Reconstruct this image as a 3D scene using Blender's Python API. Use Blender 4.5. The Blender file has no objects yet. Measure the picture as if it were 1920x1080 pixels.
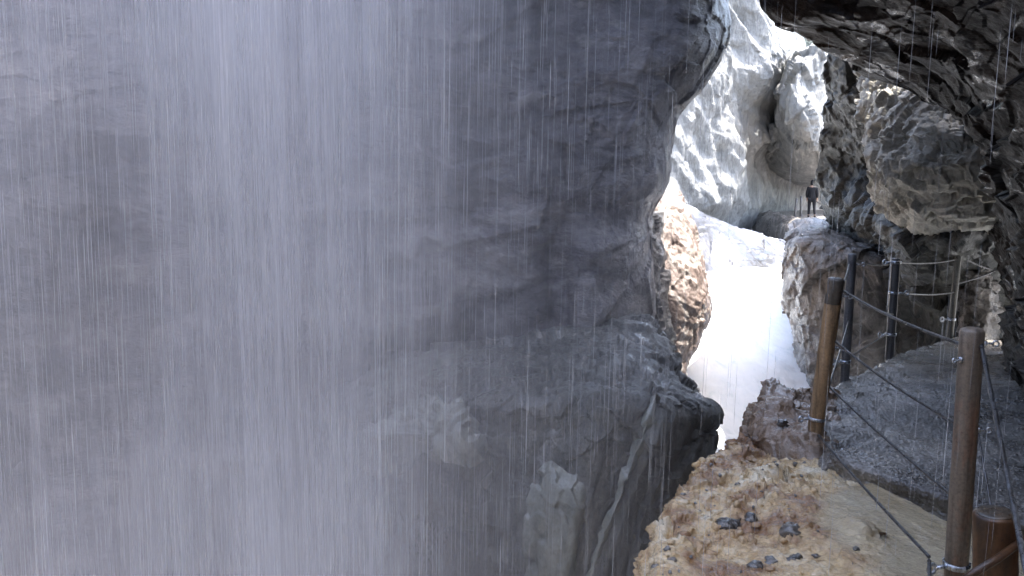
import bpy, bmesh, math, random
import numpy as np
from mathutils import Vector, Matrix

random.seed(4)
RNG = np.random.default_rng(11)
S = bpy.context.scene
COL = S.collection

# ------------------------------------------------------------------ camera
FPX, PITCH = 1598.0, math.radians(7.5)
cam_d = bpy.data.cameras.new('camera')
cam_d.sensor_width = 36.0
cam_d.lens = 36.0 * FPX / 1920.0
cam_d.clip_start = 0.05
cam_d.clip_end = 600.0
cam = bpy.data.objects.new('camera', cam_d)
cam.location = (0, 0, 0)
cam.rotation_euler = (math.radians(90) - PITCH, 0, 0)
COL.objects.link(cam)
S.camera = cam

# ------------------------------------------------------------------ sky and sun
SUN_EL, SUN_AZ = math.radians(68), math.radians(87)      # azimuth clockwise from +Y: over the right-hand cliff
world = bpy.data.worlds.new('World')
S.world = world
world.use_nodes = True
wn = world.node_tree.nodes
wn.clear()
sky = wn.new('ShaderNodeTexSky')
sky.sky_type = 'NISHITA'
sky.sun_disc = False
sky.sun_elevation = SUN_EL
sky.sun_rotation = SUN_AZ
sky.air_density = 0.9
sky.dust_density = 3.0
sky.ozone_density = 0.8
bg = wn.new('ShaderNodeBackground')
bg.inputs['Strength'].default_value = 0.15
wo = wn.new('ShaderNodeOutputWorld')
world.node_tree.links.new(sky.outputs[0], bg.inputs['Color'])
world.node_tree.links.new(bg.outputs[0], wo.inputs['Surface'])

sun_d = bpy.data.lights.new('sun', 'SUN')
sun_d.energy = 2.5
sun_d.angle = math.radians(0.53)
sun_d.color = (1.0, 0.95, 0.88)
sun = bpy.data.objects.new('sun', sun_d)
dv = Vector((math.sin(SUN_AZ) * math.cos(SUN_EL), math.cos(SUN_AZ) * math.cos(SUN_EL), math.sin(SUN_EL)))
sun.rotation_euler = dv.to_track_quat('Z', 'Y').to_euler()
sun.location = dv * 60
COL.objects.link(sun)

S.view_settings.view_transform = 'Standard'
S.view_settings.look = 'None'
S.view_settings.exposure = 2.7
S.view_settings.gamma = 1.0
S.view_settings.use_curve_mapping = False
S.cycles.max_bounces = 8
S.cycles.diffuse_bounces = 4
S.cycles.transparent_max_bounces = 24
S.cycles.caustics_reflective = False
S.cycles.caustics_refractive = False

# ------------------------------------------------------------------ measuring helpers
CP, SP = math.cos(PITCH), math.sin(PITCH)

def U(px, py, Y):
    """A point on the sight line of a photo pixel, Y metres in front of the viewer."""
    fx = (px - 960.0) / FPX
    fy = -(py - 540.0) / FPX
    k = Y / (CP + fy * SP)
    return (k * fx, Y, k * (-SP + fy * CP))

def G(px, py, z):
    """Where the sight line of a photo pixel meets height z."""
    fx = (px - 960.0) / FPX
    fy = -(py - 540.0) / FPX
    k = z / (-SP + fy * CP)
    return (k * fx, k * (CP + fy * SP), z)

def PIX(P):
    Y = P[..., 1] * CP - P[..., 2] * SP
    up = P[..., 1] * SP + P[..., 2] * CP
    return 960.0 + FPX * P[..., 0] / Y, 540.0 - FPX * up / Y

def sst(a, b, x):
    t = np.clip((x - a) / (b - a), 0, 1)
    return t * t * (3 - 2 * t)

# ------------------------------------------------------------------ noise
def _h(ix, iy, iz, seed):
    h = (ix.astype(np.int64) * 374761393 + iy.astype(np.int64) * 668265263 + iz.astype(np.int64) * 2147483647 + seed * 974634777) & 0xFFFFFFFF
    h = ((h ^ (h >> 13)) * 1274126177) & 0xFFFFFFFF
    h = ((h ^ (h >> 16)) * 2246822519) & 0xFFFFFFFF
    return (h ^ (h >> 15)) & 0xFFFFFFFF

def vnoise(p, seed=0):
    i = np.floor(p).astype(np.int64)
    f = p - i
    u = f * f * f * (f * (f * 6 - 15) + 10)
    r = 0
    for dx in (0, 1):
        for dy in (0, 1):
            for dz in (0, 1):
                h = _h(i[..., 0] + dx, i[..., 1] + dy, i[..., 2] + dz, seed)
                gx = ((h & 1023) / 511.5 - 1)
                gy = (((h >> 10) & 1023) / 511.5 - 1)
                gz = (((h >> 20) & 1023) / 511.5 - 1)
                g = gx * (f[..., 0] - dx) + gy * (f[..., 1] - dy) + gz * (f[..., 2] - dz)
                w = (u[..., 0] if dx else 1 - u[..., 0]) * (u[..., 1] if dy else 1 - u[..., 1]) * (u[..., 2] if dz else 1 - u[..., 2])
                r = r + w * g
    return r * 1.3

def fbm(p, octv=5, seed=0, gain=0.5, ridged=False):
    r, a = 0, 1.0
    q = p.copy()
    for o in range(octv):
        n = vnoise(q, seed + o * 17)
        r = r + a * ((1 - 2 * np.abs(n)) - 0.5 if ridged else n)
        a *= gain
        q = q * 2.03 + 5.1
    return r

def facets(p, seed=0, tilt=0.9):
    """Broken rock: every cell is a plane of its own offset and tilt."""
    i = np.floor(p).astype(np.int64)
    best = np.full(p.shape[:-1], 1e9)
    val = np.zeros(p.shape[:-1])
    for dx in (-1, 0, 1):
        for dy in (-1, 0, 1):
            for dz in (-1, 0, 1):
                cx, cy, cz = i[..., 0] + dx, i[..., 1] + dy, i[..., 2] + dz
                h = _h(cx, cy, cz, seed)
                ox = cx + (h & 1023) / 1023.0
                oy = cy + ((h >> 10) & 1023) / 1023.0
                oz = cz + ((h >> 20) & 1023) / 1023.0
                ex, ey, ez = p[..., 0] - ox, p[..., 1] - oy, p[..., 2] - oz
                d = ex * ex + ey * ey + ez * ez
                h2 = _h(cx, cy, cz, seed + 91)
                t = ((h2 & 255) / 127.5 - 1) * ex + (((h2 >> 8) & 255) / 127.5 - 1) * ey + (((h2 >> 16) & 255) / 127.5 - 1) * ez
                v = ((h2 >> 24) & 255) / 127.5 - 1 + tilt * t
                m = d < best
                best = np.where(m, d, best)
                val = np.where(m, v, val)
    return val

def rot(p, ax, ay, az):
    M = np.array(Matrix.Rotation(ax, 3, 'X') @ Matrix.Rotation(ay, 3, 'Y') @ Matrix.Rotation(az, 3, 'Z'))
    return p @ M.T

# ------------------------------------------------------------------ surfaces
def spline(ctrl, n, axis):
    """Cardinal spline through control points along an axis, n samples."""
    c = np.moveaxis(np.asarray(ctrl, float), axis, 0)
    m = c.shape[0]
    t = np.linspace(0, m - 1, n)
    i = np.clip(np.floor(t).astype(int), 0, m - 2)
    f = (t - i).reshape((-1,) + (1,) * (c.ndim - 1))
    p0, p1, p2, p3 = c[np.clip(i - 1, 0, m - 1)], c[i], c[i + 1], c[np.clip(i + 2, 0, m - 1)]
    k = 0.42
    m1, m2 = k * (p2 - p0), k * (p3 - p1)
    r = (2 * f**3 - 3 * f**2 + 1) * p1 + (f**3 - 2 * f**2 + f) * m1 + (-2 * f**3 + 3 * f**2) * p2 + (f**3 - f**2) * m2
    return np.moveaxis(r, 0, axis)

def grid_normals(P):
    du = np.gradient(P, axis=0)
    dv_ = np.gradient(P, axis=1)
    N = np.cross(du, dv_)
    N /= np.linalg.norm(N, axis=-1, keepdims=True) + 1e-9
    return N

def pix_rows(rows):
    return np.array([[U(*q) for q in r] for r in rows])

def mesh_obj(name, verts, faces, mat, parent=None, smooth=True):
    me = bpy.data.meshes.new(name)
    if isinstance(faces, np.ndarray):
        n, k = faces.shape
        me.vertices.add(len(verts))
        me.vertices.foreach_set('co', np.asarray(verts, np.float32).ravel())
        me.loops.add(n * k)
        me.loops.foreach_set('vertex_index', faces.astype(np.int32).ravel())
        me.polygons.add(n)
        me.polygons.foreach_set('loop_start', np.arange(0, n * k, k, dtype=np.int32))
        me.polygons.foreach_set('loop_total', np.full(n, k, dtype=np.int32))
        me.update(calc_edges=True)
    else:
        me.from_pydata(verts, [], faces)
    me.polygons.foreach_set('use_smooth', np.full(len(me.polygons), smooth))
    me.materials.append(mat)
    me.validate()
    o = bpy.data.objects.new(name, me)
    COL.objects.link(o)
    if parent:
        o.parent = parent
    return o

def relief(name, rows, nu, nv, disp, mat, back=(0, 2, 0), flip=False, world_pts=False, parent=None, attr=None, face=None):
    """A rock body: splined front through measured points, broken up by disp(P, pixel) along its normals, closed behind."""
    P0 = np.asarray(rows, float) if world_pts else pix_rows(rows)
    P = spline(spline(P0, nu, 0), nv, 1)
    N = grid_normals(P)
    v = -P if face is None else np.broadcast_to(np.array(face, float), P.shape)
    if (np.sum(N * v, -1)).mean() < 0:
        N = -N
        flipw = True
    else:
        flipw = False
    D = 0.55 * disp(P, PIX(P)) if disp else 0 * P[..., 0]
    Q = P + N * D[..., None]
    V = Q.reshape(-1, 3)
    idx = np.arange(nu * nv).reshape(nu, nv)
    F = np.stack([idx[:-1, :-1], idx[1:, :-1], idx[1:, 1:], idx[:-1, 1:]], -1).reshape(-1, 4)
    if flipw:
        F = F[:, ::-1]
    if back is not None:
        ring = np.concatenate([idx[0, :], idx[1:, -1], idx[-1, -2::-1], idx[-2:0:-1, 0]])
        n = len(ring)
        b = np.array(back, float)
        mid = V[ring].mean(0)
        if not world_pts:                                   # thickness runs away from the viewer's side, narrowing a little
            b = mid / np.linalg.norm(mid) * np.linalg.norm(b)
        W = mid + (V[ring] - mid) * 0.93 + b
        cen = W.mean(0) + b * 0.15
        base = len(V)
        V = np.concatenate([V, W, cen[None]])
        nxt = np.roll(np.arange(n), -1)
        s = np.stack([ring, ring[nxt], base + nxt, base + np.arange(n)], -1)
        cap = np.stack([base + np.arange(n), base + nxt, np.full(n, base + n), np.full(n, base + n)], -1)
        if not flipw:
            s, cap = s, cap
        else:
            s = s[:, ::-1]
        F = np.concatenate([F, s])
        me_faces = F
        o = mesh_obj(name, V, me_faces, mat, parent)
        bm = bmesh.new()
        bm.from_mesh(o.data)
        bm.verts.ensure_lookup_table()
        for k in range(n):
            try:
                f = bm.faces.new((bm.verts[base + k], bm.verts[base + int(nxt[k])], bm.verts[base + n]))
                f.smooth = True
            except ValueError:
                pass
        bm.to_mesh(o.data)
        bm.free()
    else:
        o = mesh_obj(name, V, F, mat, parent)
    if attr is not None:
        a = np.zeros(len(o.data.vertices), np.float32)
        a[:nu * nv] = attr(Q, PIX(Q)).ravel()
        at = o.data.attributes.new('zone', 'FLOAT', 'POINT')
        at.data.foreach_set('value', a)
    return o, Q, N

def tag(o, label=None, cat=None, group=None, kind=None):
    if label: o['label'] = label
    if cat: o['category'] = cat
    if group: o['group'] = group
    if kind: o['kind'] = kind
    return o

def empty(name, loc=(0, 0, 0)):
    o = bpy.data.objects.new(name, None)
    o.location = loc
    o.empty_display_size = 0.1
    COL.objects.link(o)
    return o

# ------------------------------------------------------------------ materials
class NT:
    def __init__(s, name):
        s.m = bpy.data.materials.new(name)
        s.m.use_nodes = True
        s.t = s.m.node_tree
        s.t.nodes.clear()
        s.out = s.n('ShaderNodeOutputMaterial')
    def n(s, t, **kw):
        x = s.t.nodes.new(t)
        for k, v in kw.items():
            setattr(x, k, v)
        return x
    def l(s, a, b):
        s.t.links.new(a, b)
    def obj(s, scale=(1, 1, 1), rotn=(0, 0, 0)):
        tc = s.n('ShaderNodeTexCoord')
        mp = s.n('ShaderNodeMapping')
        mp.inputs['Scale'].default_value = scale
        mp.inputs['Rotation'].default_value = rotn
        s.l(tc.outputs['Object'], mp.inputs['Vector'])
        return mp.outputs[0]
    def noise(s, vec, scale, detail=6, rough=0.55, dist=0.0):
        x = s.n('ShaderNodeTexNoise')
        x.inputs['Scale'].default_value = scale
        x.inputs['Detail'].default_value = detail
        x.inputs['Roughness'].default_value = rough
        x.inputs['Distortion'].default_value = dist
        s.l(vec, x.inputs['Vector'])
        return x.outputs['Fac']
    def ramp(s, fac, stops, interp='LINEAR'):
        r = s.n('ShaderNodeValToRGB')
        r.color_ramp.interpolation = interp
        e = r.color_ramp.elements
        while len(e) < len(stops):
            e.new(0.5)
        for k, (p, c) in enumerate(stops):
            e[k].position = p
            e[k].color = (c if len(c) == 4 else (*c, 1)) if isinstance(c, (tuple, list)) else (c, c, c, 1)
        s.l(fac, r.inputs['Fac'])
        return r.outputs['Color']
    def mix(s, fac, a, b, mode='MIX'):
        x = s.n('ShaderNodeMix', data_type='RGBA', blend_type=mode)
        for sock, v in ((x.inputs[0], fac), (x.inputs[6], a), (x.inputs[7], b)):
            if hasattr(v, 'is_linked'):
                s.l(v, sock)
            elif isinstance(v, (int, float)):
                sock.default_value = v if sock.type == 'VALUE' else (v, v, v, 1)
            else:
                sock.default_value = (*v, 1)
        return x.outputs[2]
    def math(s, op, a, b=None, clamp=False):
        x = s.n('ShaderNodeMath', operation=op)
        x.use_clamp = clamp
        for k, v in enumerate((a, b)):
            if v is None: continue
            if hasattr(v, 'is_linked'): s.l(v, x.inputs[k])
            else: x.inputs[k].default_value = v
        return x.outputs[0]
    def bump(s, h, strength, dist, normal=None):
        b = s.n('ShaderNodeBump')
        b.inputs['Strength'].default_value = strength
        b.inputs['Distance'].default_value = dist
        s.l(h, b.inputs['Height'])
        if normal is not None: s.l(normal, b.inputs['Normal'])
        return b.outputs[0]
    def bsdf(s, col, rough, normal=None, metal=0.0, spec=0.5, coat=0.0, coat_rough=0.1):
        p = s.n('ShaderNodeBsdfPrincipled')
        for nm, v in (('Base Color', col), ('Roughness', rough), ('Metallic', metal), ('Specular IOR Level', spec), ('Coat Weight', coat), ('Coat Roughness', coat_rough)):
            if hasattr(v, 'is_linked'): s.l(v, p.inputs[nm])
            else: p.inputs[nm].default_value = (*v, 1) if isinstance(v, (tuple, list)) else v
        if normal is not None:
            s.l(normal, p.inputs['Normal'])
            s.l(normal, p.inputs['Coat Normal'])
        s.l(p.outputs[0], s.out.inputs['Surface'])
        return p

def rock_mat(name, dark, mid, light, vein=None, scale=1.0, strata=(1, 1, 1), srot=(0, 0, 0), wet=0.6, rough=(0.25, 0.6), bump=0.6, bdist=0.02, patch=0.5, zone=None, moss=None, spec=0.5, coat_ior=1.6, cspread=0.14, wet_bands=None):
    t = NT(name)
    v = t.obj()
    vs = t.obj(strata, srot)
    big = t.noise(vs, 0.7 * scale, 5, 0.6, 0.6)
    med = t.noise(vs, 3.1 * scale, 8, 0.68, 0.3)
    fine = t.noise(v, 26 * scale, 6, 0.7)
    f = t.math('ADD', t.math('MULTIPLY', big, patch), t.math('MULTIPLY', med, 1 - patch))
    col = t.ramp(f, [(0.5 - cspread, dark), (0.5, mid), (0.5 + cspread, light)])
    col = t.mix(0.55, col, t.ramp(fine, [(0.25, 0.45), (0.5, 1.0), (0.72, 1.35)]), 'MULTIPLY')
    if vein is not None:
        w = t.noise(vs, 1.3 * scale, 7, 0.6, 1.4)
        w2 = t.math('ABSOLUTE', t.math('SUBTRACT', w, 0.5))
        col = t.mix(t.ramp(w2, [(0.0, 0.9), (0.018, 0.35), (0.05, 0.0)]), col, vein)
    if moss is not None:
        mo = t.noise(v, 2.2 * scale, 6, 0.7)
        col = t.mix(t.ramp(mo, [(0.6, 0.0), (0.72, 0.75)]), col, moss)
    if zone is not None:
        a = t.n('ShaderNodeAttribute', attribute_name='zone')
        zc = t.ramp(t.noise(v, 2.4, 7, 0.6, 0.4), [(0.35, zone[0]), (0.6, zone[1])])
        zc = t.mix(0.3, zc, t.ramp(fine, [(0.3, 0.6), (0.6, 1.15)]), 'MULTIPLY')
        col = t.mix(a.outputs['Fac'], col, zc)
    wetn = t.noise(v, 1.7 * scale, 5, 0.65)
    ro = t.ramp(t.math('ADD', t.math('MULTIPLY', wetn, 0.6), t.math('MULTIPLY', fine, 0.4)), [(0.35, rough[0]), (0.65, rough[1])])
    h = t.math('ADD', t.math('MULTIPLY', med, 1.0), t.math('MULTIPLY', t.noise(vs, 11 * scale, 8, 0.72, 0.4), 0.5))
    bn = t.bump(h, bump, bdist / scale * 2.5)
    bn = t.bump(fine, bump * 0.7, bdist * 0.4 / scale, bn)
    if wet_bands:                                           # only some beds carry a running film of water
        wb = t.noise(vs, wet_bands, 6, 0.7, 0.5)
        wet = t.ramp(wb, [(0.56, 0.0), (0.62, wet)])
    p = t.bsdf(col, ro, bn, 0.0, spec, wet, 0.08)
    p.inputs['Coat IOR'].default_value = coat_ior
    return t.m

M = {}
M['left'] = rock_mat('misty_limestone', (0.03, 0.027, 0.03), (0.12, 0.108, 0.112), (0.42, 0.385, 0.36), scale=0.5, strata=(0.8, 0.8, 1.6), srot=(0, 0.3, 0), wet=0.35, rough=(0.3, 0.65), bump=0.7, bdist=0.03)
M['block'] = rock_mat('dark_wet_limestone', (0.07, 0.07, 0.066), (0.12, 0.12, 0.11), (0.2, 0.2, 0.18), scale=1.0, strata=(1.2, 1, 0.5), srot=(0, 0.45, 0), wet=1.0, rough=(0.2, 0.5), bump=1.0, bdist=0.025, coat_ior=2.0, wet_bands=3.0)
M['pale_slab'] = rock_mat('pale_slab_limestone', (0.13, 0.137, 0.12), (0.21, 0.22, 0.195), (0.32, 0.33, 0.295), scale=1.4, strata=(1.5, 1, 0.35), srot=(0, 0.6, 0), wet=0.25, rough=(0.35, 0.6), bump=0.4, bdist=0.01)
M['pink'] = rock_mat('pink_limestone', (0.14, 0.112, 0.10), (0.27, 0.205, 0.18), (0.42, 0.34, 0.30), scale=0.9, strata=(1, 1, 0.7), srot=(0, 0.5, 0), wet=0.4, rough=(0.2, 0.55), bump=0.8, bdist=0.03, vein=(0.6, 0.56, 0.52))
M['grey_shell'] = rock_mat('black_and_white_limestone', (0.05, 0.05, 0.055), (0.2, 0.2, 0.2), (0.5, 0.5, 0.48), scale=1.6, wet=0.5, rough=(0.2, 0.5), bump=0.9, bdist=0.03)
M['far'] = rock_mat('pale_fluted_limestone', (0.2, 0.205, 0.2), (0.36, 0.365, 0.36), (0.5, 0.5, 0.49), scale=0.22, strata=(1.6, 1.0, 0.5), srot=(0, -0.75, 0), wet=0.3, rough=(0.3, 0.6), bump=0.9, bdist=0.05, vein=(0.5, 0.5, 0.48))
M['buttress'] = rock_mat('brown_grey_limestone', (0.10, 0.092, 0.086), (0.21, 0.195, 0.18), (0.38, 0.35, 0.325), scale=0.6, strata=(1, 1, 0.8), wet=0.5, rough=(0.18, 0.5), bump=0.9, bdist=0.04, vein=(0.45, 0.41, 0.37))
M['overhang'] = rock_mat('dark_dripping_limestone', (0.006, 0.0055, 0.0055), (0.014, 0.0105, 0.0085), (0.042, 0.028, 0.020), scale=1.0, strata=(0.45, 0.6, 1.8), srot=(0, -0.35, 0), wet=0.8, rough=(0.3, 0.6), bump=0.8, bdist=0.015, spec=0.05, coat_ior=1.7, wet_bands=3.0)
M['right'] = rock_mat('mossy_grey_limestone', (0.02, 0.021, 0.021), (0.045, 0.047, 0.044), (0.13, 0.127, 0.11), scale=0.9, spec=0.25, wet=0.3, rough=(0.25, 0.6), bump=0.9, bdist=0.03)
M['chunk'] = rock_mat('pale_pitted_limestone', (0.28, 0.27, 0.235), (0.48, 0.46, 0.40), (0.62, 0.59, 0.51), scale=1.2, wet=0.0, rough=(0.5, 0.8), bump=0.8, bdist=0.02, spec=0.25, moss=(0.05, 0.065, 0.022))
M['ochre'] = rock_mat('wet_ochre_limestone', (0.28, 0.125, 0.03), (0.66, 0.46, 0.21), (0.86, 0.75, 0.53), scale=1.5, wet=1.0, rough=(0.06, 0.25), bump=1.3, bdist=0.016, patch=0.5, coat_ior=2.0, cspread=0.09, zone=((0.50, 0.38, 0.20), (0.62, 0.51, 0.31)), moss=(0.32, 0.16, 0.05))
M['edge_rock'] = rock_mat('brown_path_edge_limestone', (0.10, 0.055, 0.03), (0.24, 0.16, 0.10), (0.40, 0.33, 0.27), scale=1.8, wet=0.9, rough=(0.08, 0.4), bump=0.9, bdist=0.015)

def path_mat():
    t = NT('dark_gravel_path')
    v = t.obj()
    big = t.noise(v, 1.1, 5, 0.6, 0.5)
    vo = t.n('ShaderNodeTexVoronoi', feature='F1')
    vo.inputs['Scale'].default_value = 55
    t.l(v, vo.inputs['Vector'])
    fine = t.noise(v, 60, 6, 0.75)
    col = t.ramp(big, [(0.36, (0.055, 0.05, 0.046)), (0.5, (0.14, 0.127, 0.114)), (0.64, (0.29, 0.265, 0.23))])
    col = t.mix(0.6, col, t.ramp(vo.outputs['Color'], [(0.1, 0.55), (0.6, 0.95), (0.93, 1.9)]), 'MULTIPLY')
    a = t.n('ShaderNodeAttribute', attribute_name='zone')
    col = t.mix(a.outputs['Fac'], col, t.ramp(fine, [(0.3, (0.14, 0.13, 0.11)), (0.7, (0.36, 0.34, 0.29))]))
    ro = t.ramp(t.noise(v, 2.3, 6, 0.7), [(0.38, 0.12), (0.6, 0.5)])
    bn = t.bump(vo.outputs['Distance'], 0.6, 0.012)
    bn = t.bump(fine, 0.5, 0.006, bn)
    t.bsdf(col, ro, bn, 0, 0.5, 0.5, 0.15)
    return t.m
M['path'] = path_mat()

def foam_mat():
    t = NT('foaming_white_water')
    v = t.obj((1.4, 0.45, 1))
    n = t.noise(v, 2.2, 8, 0.65, 1.2)
    col = t.ramp(n, [(0.25, (0.5, 0.6, 0.62)), (0.45, (0.84, 0.87, 0.88)), (0.7, (0.93, 0.94, 0.94))])
    bn = t.bump(t.noise(v, 9, 8, 0.7, 0.6), 0.5, 0.05)
    t.bsdf(col, 0.28, bn, 0, 0.5, 0.0, 0.1)
    return t.m
M['foam'] = foam_mat()

def cascade_mat():
    t = NT('water_sliding_over_rock')
    v = t.obj((1.0, 0.25, 0.25))
    n = t.noise(v, 1.6, 8, 0.62, 0.9)
    a = t.n('ShaderNodeAttribute', attribute_name='zone')
    rock = t.ramp(t.noise(t.obj(), 1.6, 8, 0.65), [(0.35, (0.03, 0.03, 0.03)), (0.6, (0.075, 0.072, 0.068))])
    water = t.ramp(n, [(0.3, (0.055, 0.058, 0.07)), (0.52, (0.10, 0.105, 0.125)), (0.7, (0.4, 0.41, 0.44))])
    k = t.math('ADD', a.outputs['Fac'], t.math('MULTIPLY', t.math('SUBTRACT', n, 0.5), 1.4), True)
    col = t.mix(k, rock, water)
    t.bsdf(col, 0.3, t.bump(n, 0.6, 0.12), 0, 0.5, 0.3, 0.1)
    return t.m
M['cascade'] = cascade_mat()

def steel(name, base, rust, amount, rough=0.45, metal=0.0, sc=14.0):
    t = NT(name)
    v = t.obj((1, 1, 0.45))
    n = t.noise(v, sc, 8, 0.7, 0.4)
    n2 = t.noise(v, sc * 0.3, 5, 0.6)
    drip = t.noise(t.obj((1, 1, 0.06)), sc * 2.2, 5, 0.65)
    f = t.math('ADD', t.math('MULTIPLY', n, 0.5), t.math('MULTIPLY', n2, 0.5))
    col = t.mix(t.ramp(f, [(amount - 0.07, 0.0), (amount + 0.07, 1.0)]), rust, base)
    col = t.mix(0.75, col, t.ramp(drip, [(0.36, 0.35), (0.5, 0.95), (0.66, 1.35)]), 'MULTIPLY')
    col = t.mix(0.6, col, t.ramp(t.noise(t.obj(), 70, 6, 0.75), [(0.33, 0.35), (0.5, 1.0), (0.7, 1.4)]), 'MULTIPLY')
    bn = t.bump(n, 0.5, 0.006)
    t.bsdf(col, t.ramp(n, [(0.35, rough - 0.15), (0.65, rough + 0.2)]), t.bump(t.noise(t.obj(), 120, 5, 0.7), 0.4, 0.002, bn), metal, 0.5, 0.25, 0.2)
    return t.m
M['rust_post'] = steel('rusty_wet_post', (0.26, 0.175, 0.10), (0.36, 0.23, 0.12), 0.5)
M['near_post'] = steel('brown_rusted_post', (0.20, 0.16, 0.12), (0.27, 0.13, 0.075), 0.41)
M['stub'] = steel('heavily_rusted_pipe', (0.035, 0.022, 0.015), (0.11, 0.05, 0.02), 0.53, sc=7)
M['cap'] = steel('dark_wet_post_cap', (0.085, 0.075, 0.062), (0.13, 0.085, 0.05), 0.45, 0.3)
M['grey_post'] = steel('dark_grey_steel', (0.12, 0.122, 0.13), (0.15, 0.14, 0.13), 0.5, 0.4, 0.2)
M['pale_post'] = steel('dull_grey_steel', (0.20, 0.205, 0.19), (0.12, 0.12, 0.11), 0.5, 0.5, 0.2)
M['cable'] = steel('weathered_wire_rope', (0.13, 0.135, 0.145), (0.09, 0.085, 0.08), 0.5, 0.35, 0.6, 40)
M['clamp'] = steel('galvanised_clamp', (0.6, 0.63, 0.68), (0.4, 0.42, 0.45), 0.42, 0.28, 0.9, 40)

def plain(name, col, rough=0.7, bump=0.3, sc=30):
    t = NT(name)
    n = t.noise(t.obj(), sc, 5, 0.6)
    c = t.mix(0.5, col, t.ramp(n, [(0.3, 0.6), (0.7, 1.3)]), 'MULTIPLY')
    t.bsdf(c, rough, t.bump(n, bump, 0.01))
    return t.m
M['jacket'] = plain('black_rain_jacket', (0.009, 0.009, 0.012), 0.85)
M['trousers'] = plain('dark_trousers', (0.011, 0.011, 0.015), 0.9)
M['skin'] = plain('skin', (0.42, 0.27, 0.2), 0.5)
M['boot'] = plain('dark_boots', (0.02, 0.017, 0.015), 0.5)
M['black_stone'] = rock_mat('black_wet_stone', (0.02, 0.017, 0.015), (0.045, 0.04, 0.036), (0.10, 0.09, 0.08), scale=6, wet=1.0, rough=(0.1, 0.35), bump=0.6, bdist=0.02)
M['grey_stone'] = rock_mat('grey_wet_stone', (0.06, 0.055, 0.05), (0.13, 0.12, 0.105), (0.27, 0.25, 0.22), scale=6, wet=0.8, rough=(0.12, 0.4), bump=0.6, bdist=0.02)
M['leaf'] = plain('brown_dead_leaf', (0.10, 0.055, 0.02), 0.4, 0.5, 60)
M['hill'] = plain('distant_forest', (0.05, 0.066, 0.062), 0.9, 0.4, 0.6)

# ------------------------------------------------------------------ the gorge, near left
def d_left(P, px):
    X, Y = px
    d = 0.34 * fbm(P * 0.45, 4, 3) + 0.10 * fbm(P * np.array([1.2, 1.2, 2.2]), 5, 9)
    d += 0.10 * facets(rot(P, 0, 0.3, 0.1) * np.array([0.9, 0.9, 1.7]), 21, 1.0) + 0.05 * facets(P * 2.6, 22, 1.0) + 0.018 * facets(P * 7, 25, 1.0)
    # ledges of the wall, from the strata that show through the water
    def ledge(yc, w, amp, x0, x1, bend=0.0):
        yy = Y - (yc + bend * ((X - 0.5 * (x0 + x1)) / (x1 - x0) * 2) ** 2)
        m = sst(x0, x0 + 120, X) * (1 - sst(x1 - 120, x1, X))
        return amp * m * (1 - sst(-w, w * 0.15, yy)) * sst(-260, -40, yy)
    d += ledge(660, 30, 0.55, 380, 900, -30) + ledge(410, 20, 0.3, 330, 860, 20) + ledge(545, 14, 0.22, 480, 760, -15)
    d += ledge(280, 26, 0.35, 80, 420, 0)
    b = np.exp(-(((X - 800) / 115) ** 2 + ((Y - 815) / 75) ** 2) * 1.3)
    d += 0.42 * sst(0.25, 0.6, b) + 0.1 * b
    d += 0.28 * sst(1065, 1075, X) * sst(430, 470, Y + 0.15 * (X - 1070)) * (1 - sst(610, 640, Y))
    d -= 0.25 * np.exp(-((X - 1050) / 30) ** 2) * sst(380, 440, Y) * (1 - sst(600, 640, Y))
    xe = np.interp(Y, [e[0] for e in EDGE], [e[1] for e in EDGE])
    return d * (1 - 0.65 * sst(-130, -10, X - xe))
rows = []
EDGE = [(-420, 1400, 9.6), (-120, 1378, 9.5), (0, 1374, 9.3), (75, 1371, 9.2), (125, 1346, 9.2), (170, 1316, 9.2), (208, 1282, 9.2), (270, 1264, 9.2), (345, 1257, 9.2), (395, 1226, 9.2), (460, 1214, 9.2), (590, 1217, 9.3), (760, 1180, 9.3), (1000, 1120, 9.2), (1350, 1040, 9.0)]
for y, xe, de in EDGE:
    rows.append([(-520, y, 6.6), (-200, y, 7.0), (60, y, 7.3), (300, y, 7.6), (540, y, 7.9), (760, y, 8.2), (940, y, 8.4), (1080, y, 8.6), (xe - 95, y, 8.7), (xe - 36, y, 8.95), (xe - 6, y, 9.5), (xe - 2, y, 10.2), (xe - 16, y, 11.4)])
o, _, _ = relief('cliff', rows, 300, 420, d_left, M['left'], back=(-0.6, 5.0, 0))
tag(o, 'grey cliff face seen dimly through the falling water curtain', kind='structure')

# the outer wall goes on above and to the side of the picture (keeps the gorge closed)
rows = [[(-9.5, 3.0, z), (-6.2, 5.2, z), (-4.6, 6.9, z), (-4.2, 9.5, z)] for z in (4.2, 1.0, -2.5, -7.0)]
o, _, _ = relief('cliff', rows, 60, 90, lambda P, p: 0.3 * fbm(P * 0.6, 5, 5), M['left'], back=(-1.5, 3.0, 0), world_pts=True)
tag(o, 'continuation of the grey cliff beside the waterfall', kind='structure')

rows = [[(-11, 2.0, z), (-9, -3.5, z), (-4, -5.5, z), (1, -5.0, z), (4.5, -3.0, z), (6.0, 1.0, z)] for z in (9.0, 5.0, 1.0, -3.0, -7.5)]  # added rock out of view, darkens the gorge from behind
o, _, _ = relief('cliff', rows, 70, 130, lambda P, p: 0.5 * fbm(P * 0.5, 5, 6), M['left'], back=(0, -3.0, 0), world_pts=True, face=(0, 1, 0))
tag(o, 'unseen cliff added behind the viewer to cut the light from there', kind='structure')

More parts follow.
